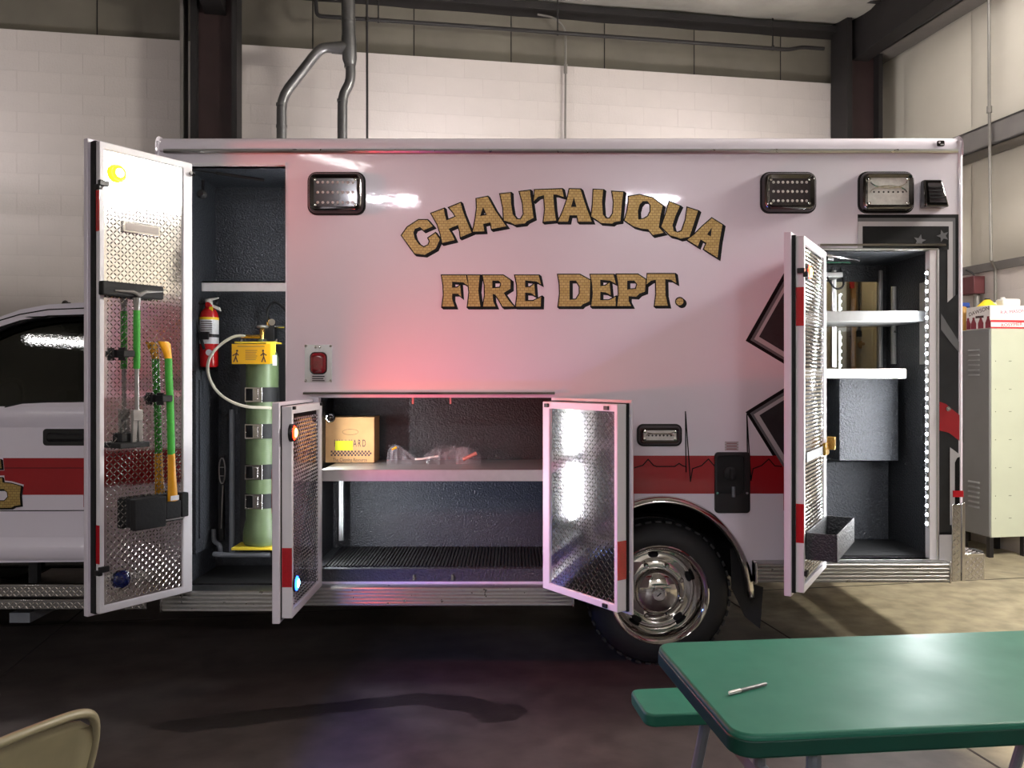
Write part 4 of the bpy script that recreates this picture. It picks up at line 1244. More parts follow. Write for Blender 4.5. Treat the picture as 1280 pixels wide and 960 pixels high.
# wheel well liner, flare, mud flap
mb = MB()
a1 = arch(.485, .545, 178, 2, 24)
n = len(a1)
mb.v += [(x, FACE + .05, z) for x, z in a1] + [(x, FACE + .75, z) for x, z in a1]
for k in range(n - 1):
    mb.f.append((k, k + 1, n + k + 1, n + k))
mb.f.append(tuple(n + k for k in range(n)))
mb.build('wheel_well', 'chassis_black', AMB)
mb = MB()
sec = [(0, -.003), (-.004, -.030), (-.016, -.046), (-.030, -.048), (-.040, -.036), (-.042, .03)]
na = 40
for k in range(na + 1):
    a = R(179 - 178.0 * k / na)
    for dr, dy in sec:
        mb.v.append((WXc + (.505 + dr) * math.cos(a), FACE + dy, WZc + (.560 + dr) * math.sin(a)))
m = len(sec)
for k in range(na):
    for i in range(m - 1):
        b = k * m + i
        mb.f.append((b, b + 1, b + 1 + m, b + m))
fl_ = mb.build('fender_flare', 'chrome', AMB, smooth=50)
sl = fl_.modifiers.new('thick', 'SOLIDIFY'); sl.thickness = .004
mb = MB().plate([[(fx(919), fz(690)), (fx(938), fz(700)), (fx(941), fz(735)), (fx(961), fz(740)), (fx(957), fz(793)), (fx(938), fz(778)), (fx(921), fz(742))]], FACE + .10, FACE + .115)
mb.build('mud_flap', 'black_rubber', AMB)

# ---- chassis underneath
MB().box(-4.6, 2.3, FACE + .72, FACE + .82, .52, .74).box(-4.6, 2.3, FACE + 1.6, FACE + 1.7, .52, .74).build('frame_rail', 'chassis_black', AMB)
MB().tube([(WXc, FACE + .35, WZc), (WXc, FACE + 2.1, WZc)], .07, 12).sphere((WXc, FACE + 1.2, WZc), .19, 14, 8).build('rear_axle', 'chassis_black', AMB)
MB().tube([(-3.95, FACE + .4, WZc), (-3.95, FACE + 2.1, WZc)], .05, 12).build('front_axle', 'chassis_black', AMB)
MB().tube([(-2.6, FACE + 1.2, .5), (WXc, FACE + 1.2, .42)], .05, 10).build('drive_shaft', 'chassis_black', AMB)
MB().box(-1.6, -.2, FACE + .30, FACE + .70, .26, .43).build('fuel_tank', 'chassis_black', AMB, bevel=.03)
MB().box(-4.4, -2.4, FACE + .85, FACE + 1.6, .40, .9).build('drivetrain', 'chassis_black', AMB, bevel=.05)
MB().box(BX0 + .1, fx(700), FACE + .06, FACE + .62, .437, .449).build('skirt_floor', 'chassis_black', AMB)

# ---- cab
CD = FACE + .20
cabx = lambda px: (px - 640) / F * CD
cabz = lambda py: CAMZ - (py - HY) / F * CD
cv = lambda L: [(cabx(a), cabz(b)) for a, b in L]
roofl = [(128, 377.5), (105, 378), (60, 380.5), (25, 387), (0, 396), (-45, 416), (-100, 452), (-150, 492), (-175, 512)]
cabo = roofl + [(-300, 528), (-400, 548), (-440, 600), (-440, 700), (-400, 712)] + [(-217 - 95 * math.cos(R(k)), 738 - 95 * math.sin(R(k))) for k in (20, 50, 90, 130, 160)] + [(-110, 705), (128, 702)]
win = [(122, 393), (104, 393.5), (60, 395), (25, 401), (0, 409), (-45, 430), (-90, 462), (-128, 497), (-120, 506), (-60, 512), (-5, 514), (10, 508), (28, 504), (60, 502.5), (122, 502)]
mb = MB().plate([cv(cabo), cv(win)], CD, CD + .05)
cab = mb.build('cab', 'white_paint', AMB, bevel=.006)
mb = MB().plate([cv(cabo)], CD + 1.95, CD + 2.0)
mb.build('far_side', 'white_paint', cab)
# roof skin and hood follow the outline
top = cv(cabo[:14])
mb = MB()
ny = 6
for x, z in top:
    for j in range(ny + 1):
        t_ = j / ny
        mb.v.append((x, CD + .02 + 1.96 * t_, z + .06 * math.sin(math.pi * t_) ** .6))
for i in range(len(top) - 1):
    for j in range(ny):
        a = i * (ny + 1) + j
        mb.f.append((a, a + 1, a + ny + 2, a + ny + 1))
o = mb.build('roof_and_hood', 'white_paint', cab, smooth=60); o.modifiers.new('t', 'SOLIDIFY').thickness = .01
MB().box(cabx(128) - .02, cabx(128), CD + .03, CD + 1.97, .62, cabz(380)).build('cab_back', 'white_paint', cab)
mb = MB().plate([cv(win)], CD + .018, CD + .024)
zm = min(v[2] for v in mb.v)
mb.v = [(x, y + (z - zm) * .14, z) for x, y, z in mb.v]
mb.build('side_window', 'cab_glass', cab)
# window seal
mb = MB(); wv = cv(win)
mb.tube([(x, CD + .006, z) for x, z in wv] + [(wv[0][0], CD + .006, wv[0][1])], .008, 6).build('window_seal', 'black_rubber', cab)
MB().box(cabx(-40), cabx(110), CD + .2, CD + .75, .9, 1.32).box(cabx(70), cabx(118), CD + .2, CD + .75, 1.3, 1.95).build('driver_seat', 'seat_vinyl', cab, bevel=.05)
MB().box(cabx(-140), cabx(118), CD + 1.9, CD + 1.94, .8, 1.5).build('far_door_panel', 'seat_vinyl', cab)
MB().tube([(cabx(-60) + .19 * math.cos(R(15 * k)) * .4, CD + .45 + .19 * math.sin(R(15 * k)), 1.42 + .17 * math.cos(R(15 * k))) for k in range(25)], .014, 8, caps=False).build('steering_wheel', 'black_plastic', cab)
# drip groove, creases, handle, stripe, lettering
def crease(pts, name='panel_groove', r=.004):
    MB().tube([(cabx(a), CD - .0005, cabz(b)) for a, b in pts], r, 6).build(name, 'black_rubber', cab)
crease([(128, 384.3), (60, 387), (25, 393), (0, 400.5), (-45, 422)])
crease([(128, 638), (-100, 639)], r=.003)
hd = MB().plate([rr(cabx(54), cabx(128), cabz(557), cabz(536), .02)], CD - .004, CD + .002).build('door_handle', 'black_plastic', cab, bevel=.002)
MB().prof_x([(CD - .004, cabz(541)), (CD - .03, cabz(543)), (CD - .03, cabz(549)), (CD - .004, cabz(552))], cabx(62), cabx(128)).build('pull', 'black_plastic', cab, bevel=.004)
MB().plate([cv([(-200, 572.5), (128, 572.5), (128, 618.5), (-200, 618.5)])], CD - .002, CD).build('red_stripe', 'red_paint', cab)
crease([(128, 585), (-190, 585)], r=.0025)
# door bulge (rounded lower door and rocker)
MB().prof_x([(CD + .01, cabz(667)), (CD - .022, cabz(682)), (CD - .028, cabz(688)), (CD - .016, cabz(694)), (CD - .010, cabz(700)), (CD + .04, cabz(704)), (CD + .04, cabz(667))], cabx(-110), cabx(128)).build('rocker_panel', 'white_paint', cab, smooth=60)
MB().prof_x([(CD + .002, cabz(508)), (CD - .012, cabz(514)), (CD - .014, cabz(522)), (CD - .006, cabz(530)), (CD + .002, cabz(536))], cabx(-120), cabx(128)).build('belt_line', 'white_paint', cab, smooth=60)
MB().lathe([(.02, 0), (.02, .03), (.012, .045), (.001, .05)], (cabx(52), CD + .25, cabz(381)), 'z', 14).sphere((cabx(57), CD + .25, cabz(377)), .02, 10, 6).build('roof_marker_lamp', 'dark_chrome', cab)
# gold letters on the cab door: the tail of two rows
c2 = lambda L: [(x / 6.4, 500 + y / 6.4) for x, y in L]
def cabletter(P, H=None):
    # white keyline under the letter
    conv = lambda L: [(cabx(a), cabz(b)) for a, b in L]
    O = offset(conv(P), .013)
    MB().plate([O], CD - .004, CD - .002).build('letter_keyline', 'white_paint', cab)
    o = letter(P, H, None, CD - .004, sh=(.008, -.006), ol=.005, conv=conv, holder=AMB)
    o.name = 'letter'
    return o
cabletter(c2([(-260, 478), (10, 478), (16, 545), (-260, 545)]))
cabletter(c2([(-300, 665), (-60, 665), (-60, 625), (20, 622), (25, 660), (95, 668), (172, 690), (162, 760), (168, 838), (120, 845), (95, 860), (-60, 862), (-300, 862)]), c2([(-60, 712), (35, 712), (65, 735), (70, 775), (40, 808), (-60, 808)]))
# running board of tread plate
rb = MB().box(cabx(-110), -2.0, CD - .18, CD + .05, cabz(732) - .005, cabz(732)).box(cabx(-110), -2.0, CD - .19, CD - .18, zat(746, CD - .19), zat(731, CD - .19)).box(cabx(-110), -2.0, CD - .21, CD - .19, zat(761, CD - .2), zat(749, CD - .2)).build('running_board', 'tread_plate', AMB, bevel=.003)
for (za_, zb_, y_) in ((zat(761, CD - .21), zat(749, CD - .21), CD - .21), (zat(746, CD - .19), zat(731, CD - .19), CD - .19)):
    lg = lug_mesh(cabx(-110), -2.0, za_, zb_, 0, -1)
    lg.v = [(x, y_ - yy, z) for x, yy, z in lg.v]; lg.f = [tuple(reversed(f)) for f in lg.f]
    q = lg.build('tread_lugs', 'tread_plate', rb, smooth=0); q['kind'] = 'stuff'
MB().box(cabx(-110), -2.0, CD + .06, CD + .07, .50, cabz(702)).build('step_riser', 'dark_chrome', rb)
MB().box(cabx(33), cabx(44), CD + .02, CD + .06, cabz(730), cabz(703)).build('step_bracket', 'chassis_black', rb)
MB().box(cabx(25), cabx(50), CD - .1, CD + .2, cabz(772), cabz(760)).build('step_hanger', 'grey_tube', rb)

# ================================================================== THINGS ON AND IN THE AMBULANCE
def dpt(d, px, py, yl):
    x, z = local_of(d, px, py, yl)
    return Vector((x, yl, z))
def dthing(name, label, cat, d):
    o = thing(name, label, cat, tuple(d.location)); o.rotation_euler = d.rotation_euler
    return o
ypL = dL['yp']; yt = ypL + .055
# clips are parts of the door
for px, py, w_ in ((158, 442, .075), (206, 498, .085)):
    p = dpt(dL, px, py, yt)
    MB().box(p.x - w_ * .5, p.x + w_ * .6, ypL, ypL + .02, p.z - .02, p.z + .02).box(p.x - .03, p.x + .03, ypL + .02, yt + .026, p.z - .016, p.z + .016).box(p.x + w_ * .2, p.x + w_ * .3, ypL + .02, yt + .02, p.z - .034, p.z + .03).build('tool_clip', 'black_rubber', dL, True, bevel=.004)
# pry bar
bar = dthing('forcible_entry_bar', 'steel pry bar with green grip and forked end clipped to the tall open door', 'pry bar', dL)
a = dpt(dL, 173.5, 366, yt); b = dpt(dL, 168, 514, yt)
xs = dpt(dL, 171, 440, yt).x
def zz(py): return dpt(dL, 170, py, yt).z
MB().tube([(xs, yt, zz(372)), (xs, yt, zz(516))], .011, 10).build('shaft', 'tool_steel', bar, True)
MB().tube([(xs, yt, zz(461)), (xs, yt, zz(388))], .0165, 14).build('grip', 'green_tape', bar, True)
mb = MB()
for k in range(9):
    z = zz(461) + (zz(388) - zz(461)) * (k + .5) / 9
    mb.lathe([(.0168, -.004), (.0176, 0), (.0168, .004)], (xs, yt, z), 'z', 14)
mb.build('tape_wraps', 'green_tape', bar, True)['kind'] = 'stuff'
MB().tube([(xs, yt, zz(390)), (xs, yt, zz(372))], [.012, .02], 10).build('neck', 'tool_steel', bar, True)
xl = dpt(dL, 127, 360, yt).x; xr = dpt(dL, 203, 360, yt).x
MB().box(xr, xl, yt - .03, yt + .012, zz(372), zz(355)).build('head_cover', 'black_rubber', bar, True, bevel=.006)
MB().tube([(xl - .06, yt + .016, zz(366)), (xs + .03, yt + .020, zz(366)), (xs, yt + .022, zz(369)), (xs - .04, yt + .02, zz(364)), (xr + .01, yt + .016, zz(362))], [.004, .009, .012, .008, .003], 8).build('pick_and_adze', 'tool_steel', bar, True)
mb = MB()
w2 = .034
for s in (-1, 1):
    mb.hexa([(xs + s * .018 - .011, yt - .008, zz(553)), (xs + s * .018 + .011, yt - .008, zz(553)), (xs + s * .018 + .011, yt + .008, zz(553)), (xs + s * .018 - .011, yt + .008, zz(553))],
            [(xs + s * .012 - .013, yt - .012, zz(518)), (xs + s * .012 + .013, yt - .012, zz(518)), (xs + s * .012 + .013, yt + .012, zz(518)), (xs + s * .012 - .013, yt + .012, zz(518))])
mb.box(xs - .026, xs + .026, yt - .013, yt + .013, zz(526), zz(512))
mb.build('fork', 'tool_steel', bar, True, bevel=.003)
p = dpt(dL, 166, 551, yt)
MB().box(p.x - .075, p.x + .085, ypL, yt + .03, zz(559), zz(552)).box(p.x - .03, p.x + .05, ypL, yt - .014, zz(552), zz(541)).build('fork_rest', 'black_rubber', dL, True, bevel=.005)

# axe, head down in a black pocket
axe = dthing('axe', 'axe with green taped yellow handle, head down in a black pocket on the tall door', 'axe', dL)
def ax(px, py): return dpt(dL, px, py, yt)
path = [ax(206, 430), ax(208, 436), ax(211, 452), ax(212.5, 480), ax(213.5, 520), ax(214, 568)]
def oval(mb, pts, ra, rb):
    n = 12; base = len(mb.v)
    for p, a_, b_ in zip(pts, ra, rb):
        for k in range(n):
            w = 2 * math.pi * k / n
            mb.v.append((p.x + a_ * math.cos(w), p.y + b_ * math.sin(w), p.z))
    for i in range(len(pts) - 1):
        for k in range(n):
            q0 = base + i * n + k; q1 = base + i * n + (k + 1) % n
            mb.f.append((q0, q0 + n, q1 + n, q1))
    mb.f.append(tuple(base + k for k in range(n))); mb.f.append(tuple(base + (len(pts) - 1) * n + k for k in reversed(range(n))))
    return mb
oval(MB(), [ax(204, 427), ax(206, 430), ax(209, 441), ax(210.5, 449)], [.030, .034, .024, .019], [.014, .015, .014, .014]).build('handle_butt', 'yellow_fibreglass', axe, True)
oval(MB(), [ax(210.5, 448), ax(211, 470), ax(212.5, 500), ax(213.5, 535), ax(214.2, 568)], [.020] * 5, [.015] * 5).build('grip', 'green_tape', axe, True)
mb = MB()
for k in range(14):
    oval(mb, [ax(210.8 + k * .25, 452 + k * 8.3), ax(210.8 + k * .25, 453.5 + k * 8.3)], [.0207] * 2, [.0157] * 2)
mb.build('tape_wraps', 'green_tape', axe, True)['kind'] = 'stuff'
oval(MB(), [ax(214.2, 567), ax(214.8, 590), ax(215.5, 612), ax(216, 627)], [.020, .022, .027, .030], [.015, .015, .016, .017]).build('handle_shoulder', 'yellow_fibreglass', axe, True)
p = ax(216, 622)
MB().box(p.x - .024, p.x + .024, p.y + .015, p.y + .019, p.z - .012, p.z + .012).build('maker_label', 'paper_label', axe, True)
xa_ = ax(165, 640).x; xb_ = ax(233, 640).x
MB().box(xb_ + .02, xa_ - .02, yt - .012, yt + .012, ax(200, 652).z, ax(200, 630).z).build('axe_head', 'tool_steel', axe, True)
MB().box(xb_, xa_, ypL, yt - .02, ax(200, 655).z, ax(200, 620).z).box(ax(205, 640).x, xa_, yt - .02, yt + .022, ax(200, 658).z, ax(200, 620).z).box(xb_, ax(224, 640).x, yt - .02, yt + .022, ax(200, 650).z, ax(200, 619).z).box(ax(224, 640).x, ax(205, 640).x, yt - .02, yt + .019, ax(200, 650).z, ax(200, 628).z).build('axe_pocket', 'black_rubber', dL, True, bevel=.006)

# fire extinguisher
D1 = 4.80
ex = thing('fire_extinguisher', 'red fire extinguisher with white label strapped inside the tall front compartment', 'fire extinguisher', (atd(261, D1), D1, zat(459, D1)))
c = Vector((atd(261.5, D1), D1, 0))
def ez(py): return zat(py, D1)
MB().lathe([(.046, ez(459)), (.052, ez(457)), (.053, ez(396)), (.048, ez(391)), (.034, ez(387)), (.024, ez(385)), (.022, ez(381))], (c.x, c.y, 0), 'z', 24).build('cylinder', 'red_enamel', ex)
MB().lathe([(.0537, ez(430)), (.0537, ez(397))], (c.x, c.y, 0), 'z', 24).build('label', 'paper_label', ex)
MB().lathe([(.0540, ez(400)), (.0540, ez(397))], (c.x, c.y, 0), 'z', 24).build('yellow_band', 'yellow_label', ex)
mb = MB()
for k in range(8):
    z = ez(403 + 2.6 * k)
    mb.box(c.x - .03, c.x + .035, c.y - .0546, c.y - .044, z, z + .004)
mb.build('label_print', 'print_dark', ex)
MB().plate([circ(c.x + .018, ez(441), .018, 16)], D1 - .056, D1 - .05).build('round_sticker', 'paper_label', ex)
MB().lathe([(.020, ez(383)), (.020, ez(376)), (.014, ez(374))], (c.x, c.y, 0), 'z', 14).build('valve', 'white_plastic', ex)
MB().lathe([(.014, 0), (.014, -.018)], (c.x + .004, D1 - .018, ez(381)), 'y', 14).build('gauge', 'red_enamel', ex)
MB().hexa([(c.x - .02, D1 - .01, ez(377)), (c.x + .045, D1 - .01, ez(374)), (c.x + .045, D1 + .01, ez(374)), (c.x - .02, D1 + .01, ez(377))], [(c.x - .02, D1 - .01, ez(374)), (c.x + .055, D1 - .01, ez(372)), (c.x + .055, D1 + .01, ez(372)), (c.x - .02, D1 + .01, ez(374))])\
    .hexa([(c.x + .01, D1 - .01, ez(383)), (c.x + .068, D1 - .01, ez(389)), (c.x + .068, D1 + .01, ez(389)), (c.x + .01, D1 + .01, ez(383))], [(c.x + .01, D1 - .01, ez(380)), (c.x + .06, D1 - .01, ez(384)), (c.x + .06, D1 + .01, ez(384)), (c.x + .01, D1 + .01, ez(380))]).build('lever', 'white_plastic', ex)
MB().box(c.x + .012, c.x + .03, D1 - .03, D1 - .02, ez(390), ez(384)).build('safety_tag', 'yellow_label', ex)
MB().tube(fillet([(c.x - .02, D1 - .01, ez(379)), (c.x - .06, D1 - .03, ez(379)), (c.x - .066, D1 - .05, ez(392)), (c.x - .04, D1 - .062, ez(412)), (c.x - .005, D1 - .066, ez(437))], .05, 5), [.007] * 17 + [.009] * 3, 8).build('hose', 'black_rubber', ex)
MB().lathe([(.056, ez(422)), (.056, ez(418))], (c.x, c.y, 0), 'z', 24).box(c.x - .03, c.x + .02, D1 - .075, D1 - .054, ez(425), ez(416)).build('strap', 'black_plastic', ex)
MB().box(atd(238, D1), atd(262, D1), D1 + .055, D1 + .075, ez(462), ez(398)).box(LX0 + .001, atd(250, D1), D1 - .02, D1 + .06, ez(462), ez(398)).build('extinguisher_mount', 'black_plastic', cl)
MB().box(LX0 + .001, LX0 + .02, FACE + .08, FACE + .44, .62, ez(464)).box(LX0 + .02, LX0 + .03, FACE + .12, FACE + .40, .70, ez(475)).build('side_panel', 'bedliner', cl)

# oxygen cylinder
D2 = 4.80
ox = thing('oxygen_cylinder', 'tall green gas cylinder held by buckled straps in the tall front compartment', 'gas cylinder', (atd(328, D2), D2, zat(680, D2)))
oc = (atd(328, D2), D2, 0)
def oz(py): return zat(py, D2)
rr_ = .092
MB().lathe([(.10, oz(679)), (.108, oz(675)), (.108, oz(664)), (.098, oz(652)), (rr_, oz(648)), (rr_, oz(448)), (.08, oz(440)), (.05, oz(432)), (.03, oz(429)), (.022, oz(424))], oc, 'z', 32).build('body', 'green_steel', ox)
MB().lathe([(.016, oz(430)), (.016, oz(412)), (.010, oz(410)), (.010, oz(407))], oc, 'z', 14).tube([(oc[0] - .01, D2, oz(421)), (oc[0] - .07, D2, oz(421))], [.014, .010], 10).build('valve', 'brass', ox)
MB().lathe([(.030, oz(410)), (.034, oz(409)), (.034, oz(408)), (.028, oz(406.5))], oc, 'z', 16).build('handwheel', 'tool_steel', ox)
MB().tube(fillet([(oc[0] - .07, D2, oz(421)), (oc[0] - .16, D2 - .03, oz(419)), (oc[0] - .27, D2 - .08, oz(441)), (oc[0] - .29, D2 - .1, oz(464)), (oc[0] - .22, D2 - .12, oz(492)), (oc[0] - .08, D2 - .12, oz(508)), (oc[0] + .08, D2 - .1, oz(509))], .12, 8), .0085, 8).build('hose', 'hose_white', ox)
MB().tube([(oc[0] - .06, D2, oz(421)), (oc[0] - .12, D2 - .01, oz(420.5))], .011, 10).build('hose_fitting', 'brass', ox)
for pa, pb in ((484, 502), (529, 547), (579, 597), (615, 633)):
    MB().lathe([(rr_ + .003, oz(pb)), (rr_ + .003, oz(pa))], oc, 'z', 32).build('strap', 'black_rubber', ox)
    yk = D2 - rr_ - .012
    xk = oc[0] - .025
    bk = MB().plate([rect(xk - .045, xk + .055, oz(pb), oz(pa)), rect(xk - .038, xk + .0, oz(pb) + .008, oz(pa) - .008), rect(xk + .008, xk + .03, oz(pb) + .008, oz(pa) - .008)][:2], yk, yk + .006)
    bk.box(xk + .01, xk + .034, yk - .012, yk, oz(pb) + .012, oz(pa) - .012)
    bk.build('buckle', 'chrome', ox, bevel=.002)
# cradle that carries the cylinder: yellow head plate, sign, grey tubing
cr_ = thing('cylinder_cradle', 'grey tube cradle with yellow head plate and warning sign around the green cylinder', 'cradle', (atd(300, 4.86), 4.86, LZ0))
MB().box(oc[0] - .125, oc[0] + .10, D2 - .11, D2 + .05, oz(430), oz(428)).plate([[(oc[0] + .055, oz(428)), (oc[0] + .11, oz(428)), (oc[0] + .11, oz(440)), (oc[0] + .095, oz(455)), (oc[0] + .055, oz(455))]], D2 - .12, D2 - .112).build('head_plate', 'yellow_steel', cr_, bevel=.002)
MB().box(oc[0] - .14, oc[0] + .09, D2 - .12, D2 + .05, oz(682.5), oz(679.5)).build('foot_plate', 'yellow_steel', cr_, bevel=.002)
ys = D2 - .135
sg = MB().box(atd(290, ys), atd(338, ys), ys - .004, ys, zat(455, ys), zat(430, ys)).build('warning_sign', 'yellow_sign', cr_)
MB().box(atd(297, ys), atd(331, ys), ys - .0048, ys - .004, zat(433.6, ys), zat(432.4, ys)).build('print_line', 'amber_liquid', sg)
for k in range(6):
    MB().box(atd(307, ys), atd(322 - (k % 3), ys), ys - .0048, ys - .004, zat(438.6 + 2.3 * k, ys), zat(437.6 + 2.3 * k, ys)).build('print_line', 'amber_liquid', sg)
def figure(px, lean):
    x, z = atd(px, ys), zat(446, ys)
    mb = MB().plate([circ(x + lean, z + .034, .006, 10)], ys - .0048, ys - .004)
    for a, b in (((x + lean * .8, z + .027), (x, z)), ((x, z), (x - .012, z - .03)), ((x, z), (x + .010, z - .03)), ((x + lean * .6, z + .02), (x - .018, z + .006)), ((x + lean * .6, z + .02), (x + .016, z + .008))):
        dx, dz = b[0] - a[0], b[1] - a[1]; L = math.hypot(dx, dz); nx, nz = -dz / L * .003, dx / L * .003
        mb.plate([[(a[0] - nx, a[1] - nz), (b[0] - nx, b[1] - nz), (b[0] + nx, b[1] + nz), (a[0] + nx, a[1] + nz)]], ys - .0048, ys - .004)
    mb.build('pictogram', 'print_dark', sg)
figure(295, .008); figure(330, -.004)
for px in (302, 331, 346):
    MB().lathe([(.008, 0), (.008, .012), (.004, .016)], (atd(px, D2 - .09), D2 - .09, oz(428)), 'z', 8).build('bolt', 'chrome', cr_)
MB().box(atd(341, ys), atd(346, ys), ys - .006, ys, zat(457, ys), zat(444, ys)).build('white_tag', 'paper_label', cr_)
D3 = 4.86
MB().tube([(atd(290, D3), D3, zat(512, D3)), (atd(290, D3), D3, zat(690, D3))], .016, 10).build('upright', 'grey_tube', cr_)
MB().tube(fillet([(atd(275, D3), D3 - .1, zat(688, D3)), (atd(288, D3), D3 - .12, zat(688, D3)), (atd(345, D3), D3 - .12, zat(688, D3))], .03, 3), .014, 10).tube(fillet([(atd(270, D3), D3 - .04, zat(660, D3)), (atd(270, D3), D3 - .04, zat(676, D3)), (atd(280, D3), D3 - .06, zat(678, D3)), (atd(280, D3), D3 - .06, zat(692, D3))], .03, 4), .013, 10).build('foot_rail', 'grey_tube', cr_)
MB().box(atd(296, D3), atd(355, D3), D3 + .06, D3 + .075, zat(690, D3), zat(430, D3)).build('back_plate', 'black_plastic', cr_)
MB().box(atd(276, D3) - .015, atd(276, D3) + .015, D3 + .0, D3 + .03, zat(675, D3), zat(570, D3)).build('lift_track', 'black_plastic', cr_)
mb = MB()
mb.tube([(atd(279, D3) + .018 * math.cos(R(20 * k)), D3 - .02, zat(588, D3) + .075 * math.sin(R(20 * k))) for k in range(19)], .004, 6, caps=False).tube([(atd(279, D3) - .018, D3 - .02, zat(588, D3) + .02), (atd(279, D3) + .018, D3 - .02, zat(588, D3) + .02)], .003, 6).tube([(atd(279, D3) - .018, D3 - .02, zat(588, D3) - .03), (atd(279, D3) + .018, D3 - .02, zat(588, D3) - .03)], .003, 6)
mb.tube([(atd(280, D3), D3 - .02, zat(606, D3)), (atd(278, D3), D3 - .02, zat(660, D3))], .004, 6)
mb.build('chain_guard', 'tool_steel', cr_)
# regulator with black hose behind the cylinder
rg = thing('oxygen_regulator', 'small black regulator box with looped black hose behind the green cylinder', 'regulator', (atd(337, 4.92), 4.92, zat(425, 4.92)))
D4 = 4.92
MB().box(atd(328, D4), atd(343, D4), D4, D4 + .06, zat(428, D4), zat(407, D4)).build('housing', 'black_plastic', rg, bevel=.003)
MB().tube(fillet([(atd(334, D4), D4, zat(402, D4)), (atd(334, D4), D4, zat(386, D4)), (atd(343, D4), D4 - .01, zat(376, D4)), (atd(356, D4), D4 - .02, zat(384, D4)), (atd(366, D4), D4 - .02, zat(400, D4))], .06, 6), .008, 8).build('hose', 'black_rubber', rg)
MB().lathe([(.013, zat(407, D4)), (.013, zat(400, D4)), (.008, zat(397, D4))], (atd(334, D4), D4 + .02, 0), 'z', 12).build('fitting', 'brass', rg)
MB().lathe([(.02, 0), (.02, -.02)], (atd(341, D4), D4, zat(403, D4)), 'y', 14).build('gauge', 'chrome', rg)
MB().tube([(atd(344, D4), D4, zat(409, D4)), (atd(356, D4), D4, zat(409, D4))], .010, 10).build('outlet', 'chrome', rg)

# cardboard carton on the middle shelf
D5 = 4.93
cb = thing('cardboard_carton', 'brown cardboard carton with checkered print on the middle compartment shelf', 'carton', (atd(436, D5), D5, 1.098))
x0, x1 = atd(399, D5), atd(468, D5)
ztp = zat(522, D5)
MB().box(x0, x1, D5, D5 + .19, 1.099, ztp).build('carton_body', 'cardboard', cb, bevel=.003)
MB().box(x0 - .001, x1 + .001, D5 - .001, D5 + .191, ztp - .002, ztp + .002).build('top_flaps', 'cardboard', cb)
text('print_name', 'HILLYARD', .062, (atd(437.5, D5), D5 - .0012, zat(554.5, D5)), (R(90), 0, 0), 'cardboard_print', cb, sx=.50, space=1.45)
text('print_slogan', 'The Cleaning Resource', .030, (atd(437.5, D5), D5 - .0012, zat(575, D5)), (R(90), 0, 0), 'cardboard_print', cb, sx=.72)
mb = MB(); cw = .0101
for j in range(3):
    for i in range(24):
        if (i + j) % 2 == 0:
            xx = atd(413.5, D5) + i * cw; z = zat(570, D5) + j * cw * 1.05
            mb.box(xx, xx + cw, D5 - .0010, D5, z, z + cw * 1.05)
mb.build('checker_print', 'cardboard_print', cb)['kind'] = 'stuff'
MB().box(atd(419, D5), atd(441, D5), D5 - .002, D5, zat(563, D5), zat(551, D5)).build('yellow_label', 'highlighter', cb)
mb = MB().tube([(atd(438 + 10 * math.cos(R(a)), D5), D5 - .0006, zat(540 + 3.5 * math.sin(R(a)), D5)) for a in range(0, 361, 20)], .0008, 4, caps=False)
mb.build('hand_hole_line', 'cardboard_print', cb)

# clear bag of tubing
D6 = 4.86
bg = thing('plastic_bag', 'crumpled clear plastic bag of tubing lying beside the cardboard carton', 'bag', (atd(535, D6), D6, 1.098))
mb = MB(); nx, nz = 26, 8
rnd = random.Random(3)
tops = [(484, 558), (488, 556), (497, 557), (510, 567), (518, 574), (527, 575), (532, 566), (545, 559), (560, 557), (570, 557), (590, 562), (600, 568)]
def tz(px):
    for (a, b), (c_, d_) in zip(tops, tops[1:]):
        if a <= px <= c_: return b + (d_ - b) * (px - a) / (c_ - a)
    return 577
for i in range(nx + 1):
    px = 484 + 116 * i / nx
    zt = zat(tz(px), D6)
    for j in range(nz + 1):
        t_ = j / nz
        ang = math.pi * t_
        y = D6 + .07 - .09 * math.cos(ang) + rnd.uniform(-.012, .012)
        z = 1.099 + max(.004, (zt - 1.099)) * math.sin(ang) ** .6 * (1 + rnd.uniform(-.12, .1)) if 0 < t_ < 1 else 1.099
        mb.v.append((atd(px, D6) + rnd.uniform(-.008, .008), y, z))
for i in range(nx):
    for j in range(nz):
        a = i * (nz + 1) + j
        mb.f.append((a, a + nz + 1, a + nz + 2, a + 1))
mb.build('film', 'clear_plastic', bg, smooth=25)
MB().tube(fillet([(atd(489, D6), D6 + .02, 1.104), (atd(489, D6), D6 + .02, zat(561, D6)), (atd(496, D6), D6 + .02, zat(557, D6)), (atd(518, D6), D6 + .03, zat(576, D6)), (atd(548, D6), D6 + .03, zat(573, D6)), (atd(566, D6), D6 + .04, zat(563, D6))], .03, 4), .0075, 8).build('tubing', 'clear_plastic', bg)
MB().tube([(atd(519, D6), D6 - .01, zat(574, D6)), (atd(528, D6), D6 - .01, zat(573.5, D6)), (atd(548, D6), D6, zat(570, D6))], .006, 8).build('connector', 'white_plastic', bg)
MB().tube([(atd(490, D6), D6, zat(562, D6)), (atd(496, D6), D6, zat(559, D6))], .006, 8).build('orange_clip', 'yellow_fibreglass', bg)
MB().box(atd(570, D6), atd(585, D6), D6 + .0, D6 + .05, 1.099, zat(559.5, D6)).build('filter_block', 'clear_plastic', bg, bevel=.002)
MB().tube([(atd(579, D6), D6 - .02, zat(574, D6)), (atd(596, D6), D6 - .02, zat(566, D6))], .011, 10).build('mouthpiece', 'pink_plastic', bg)

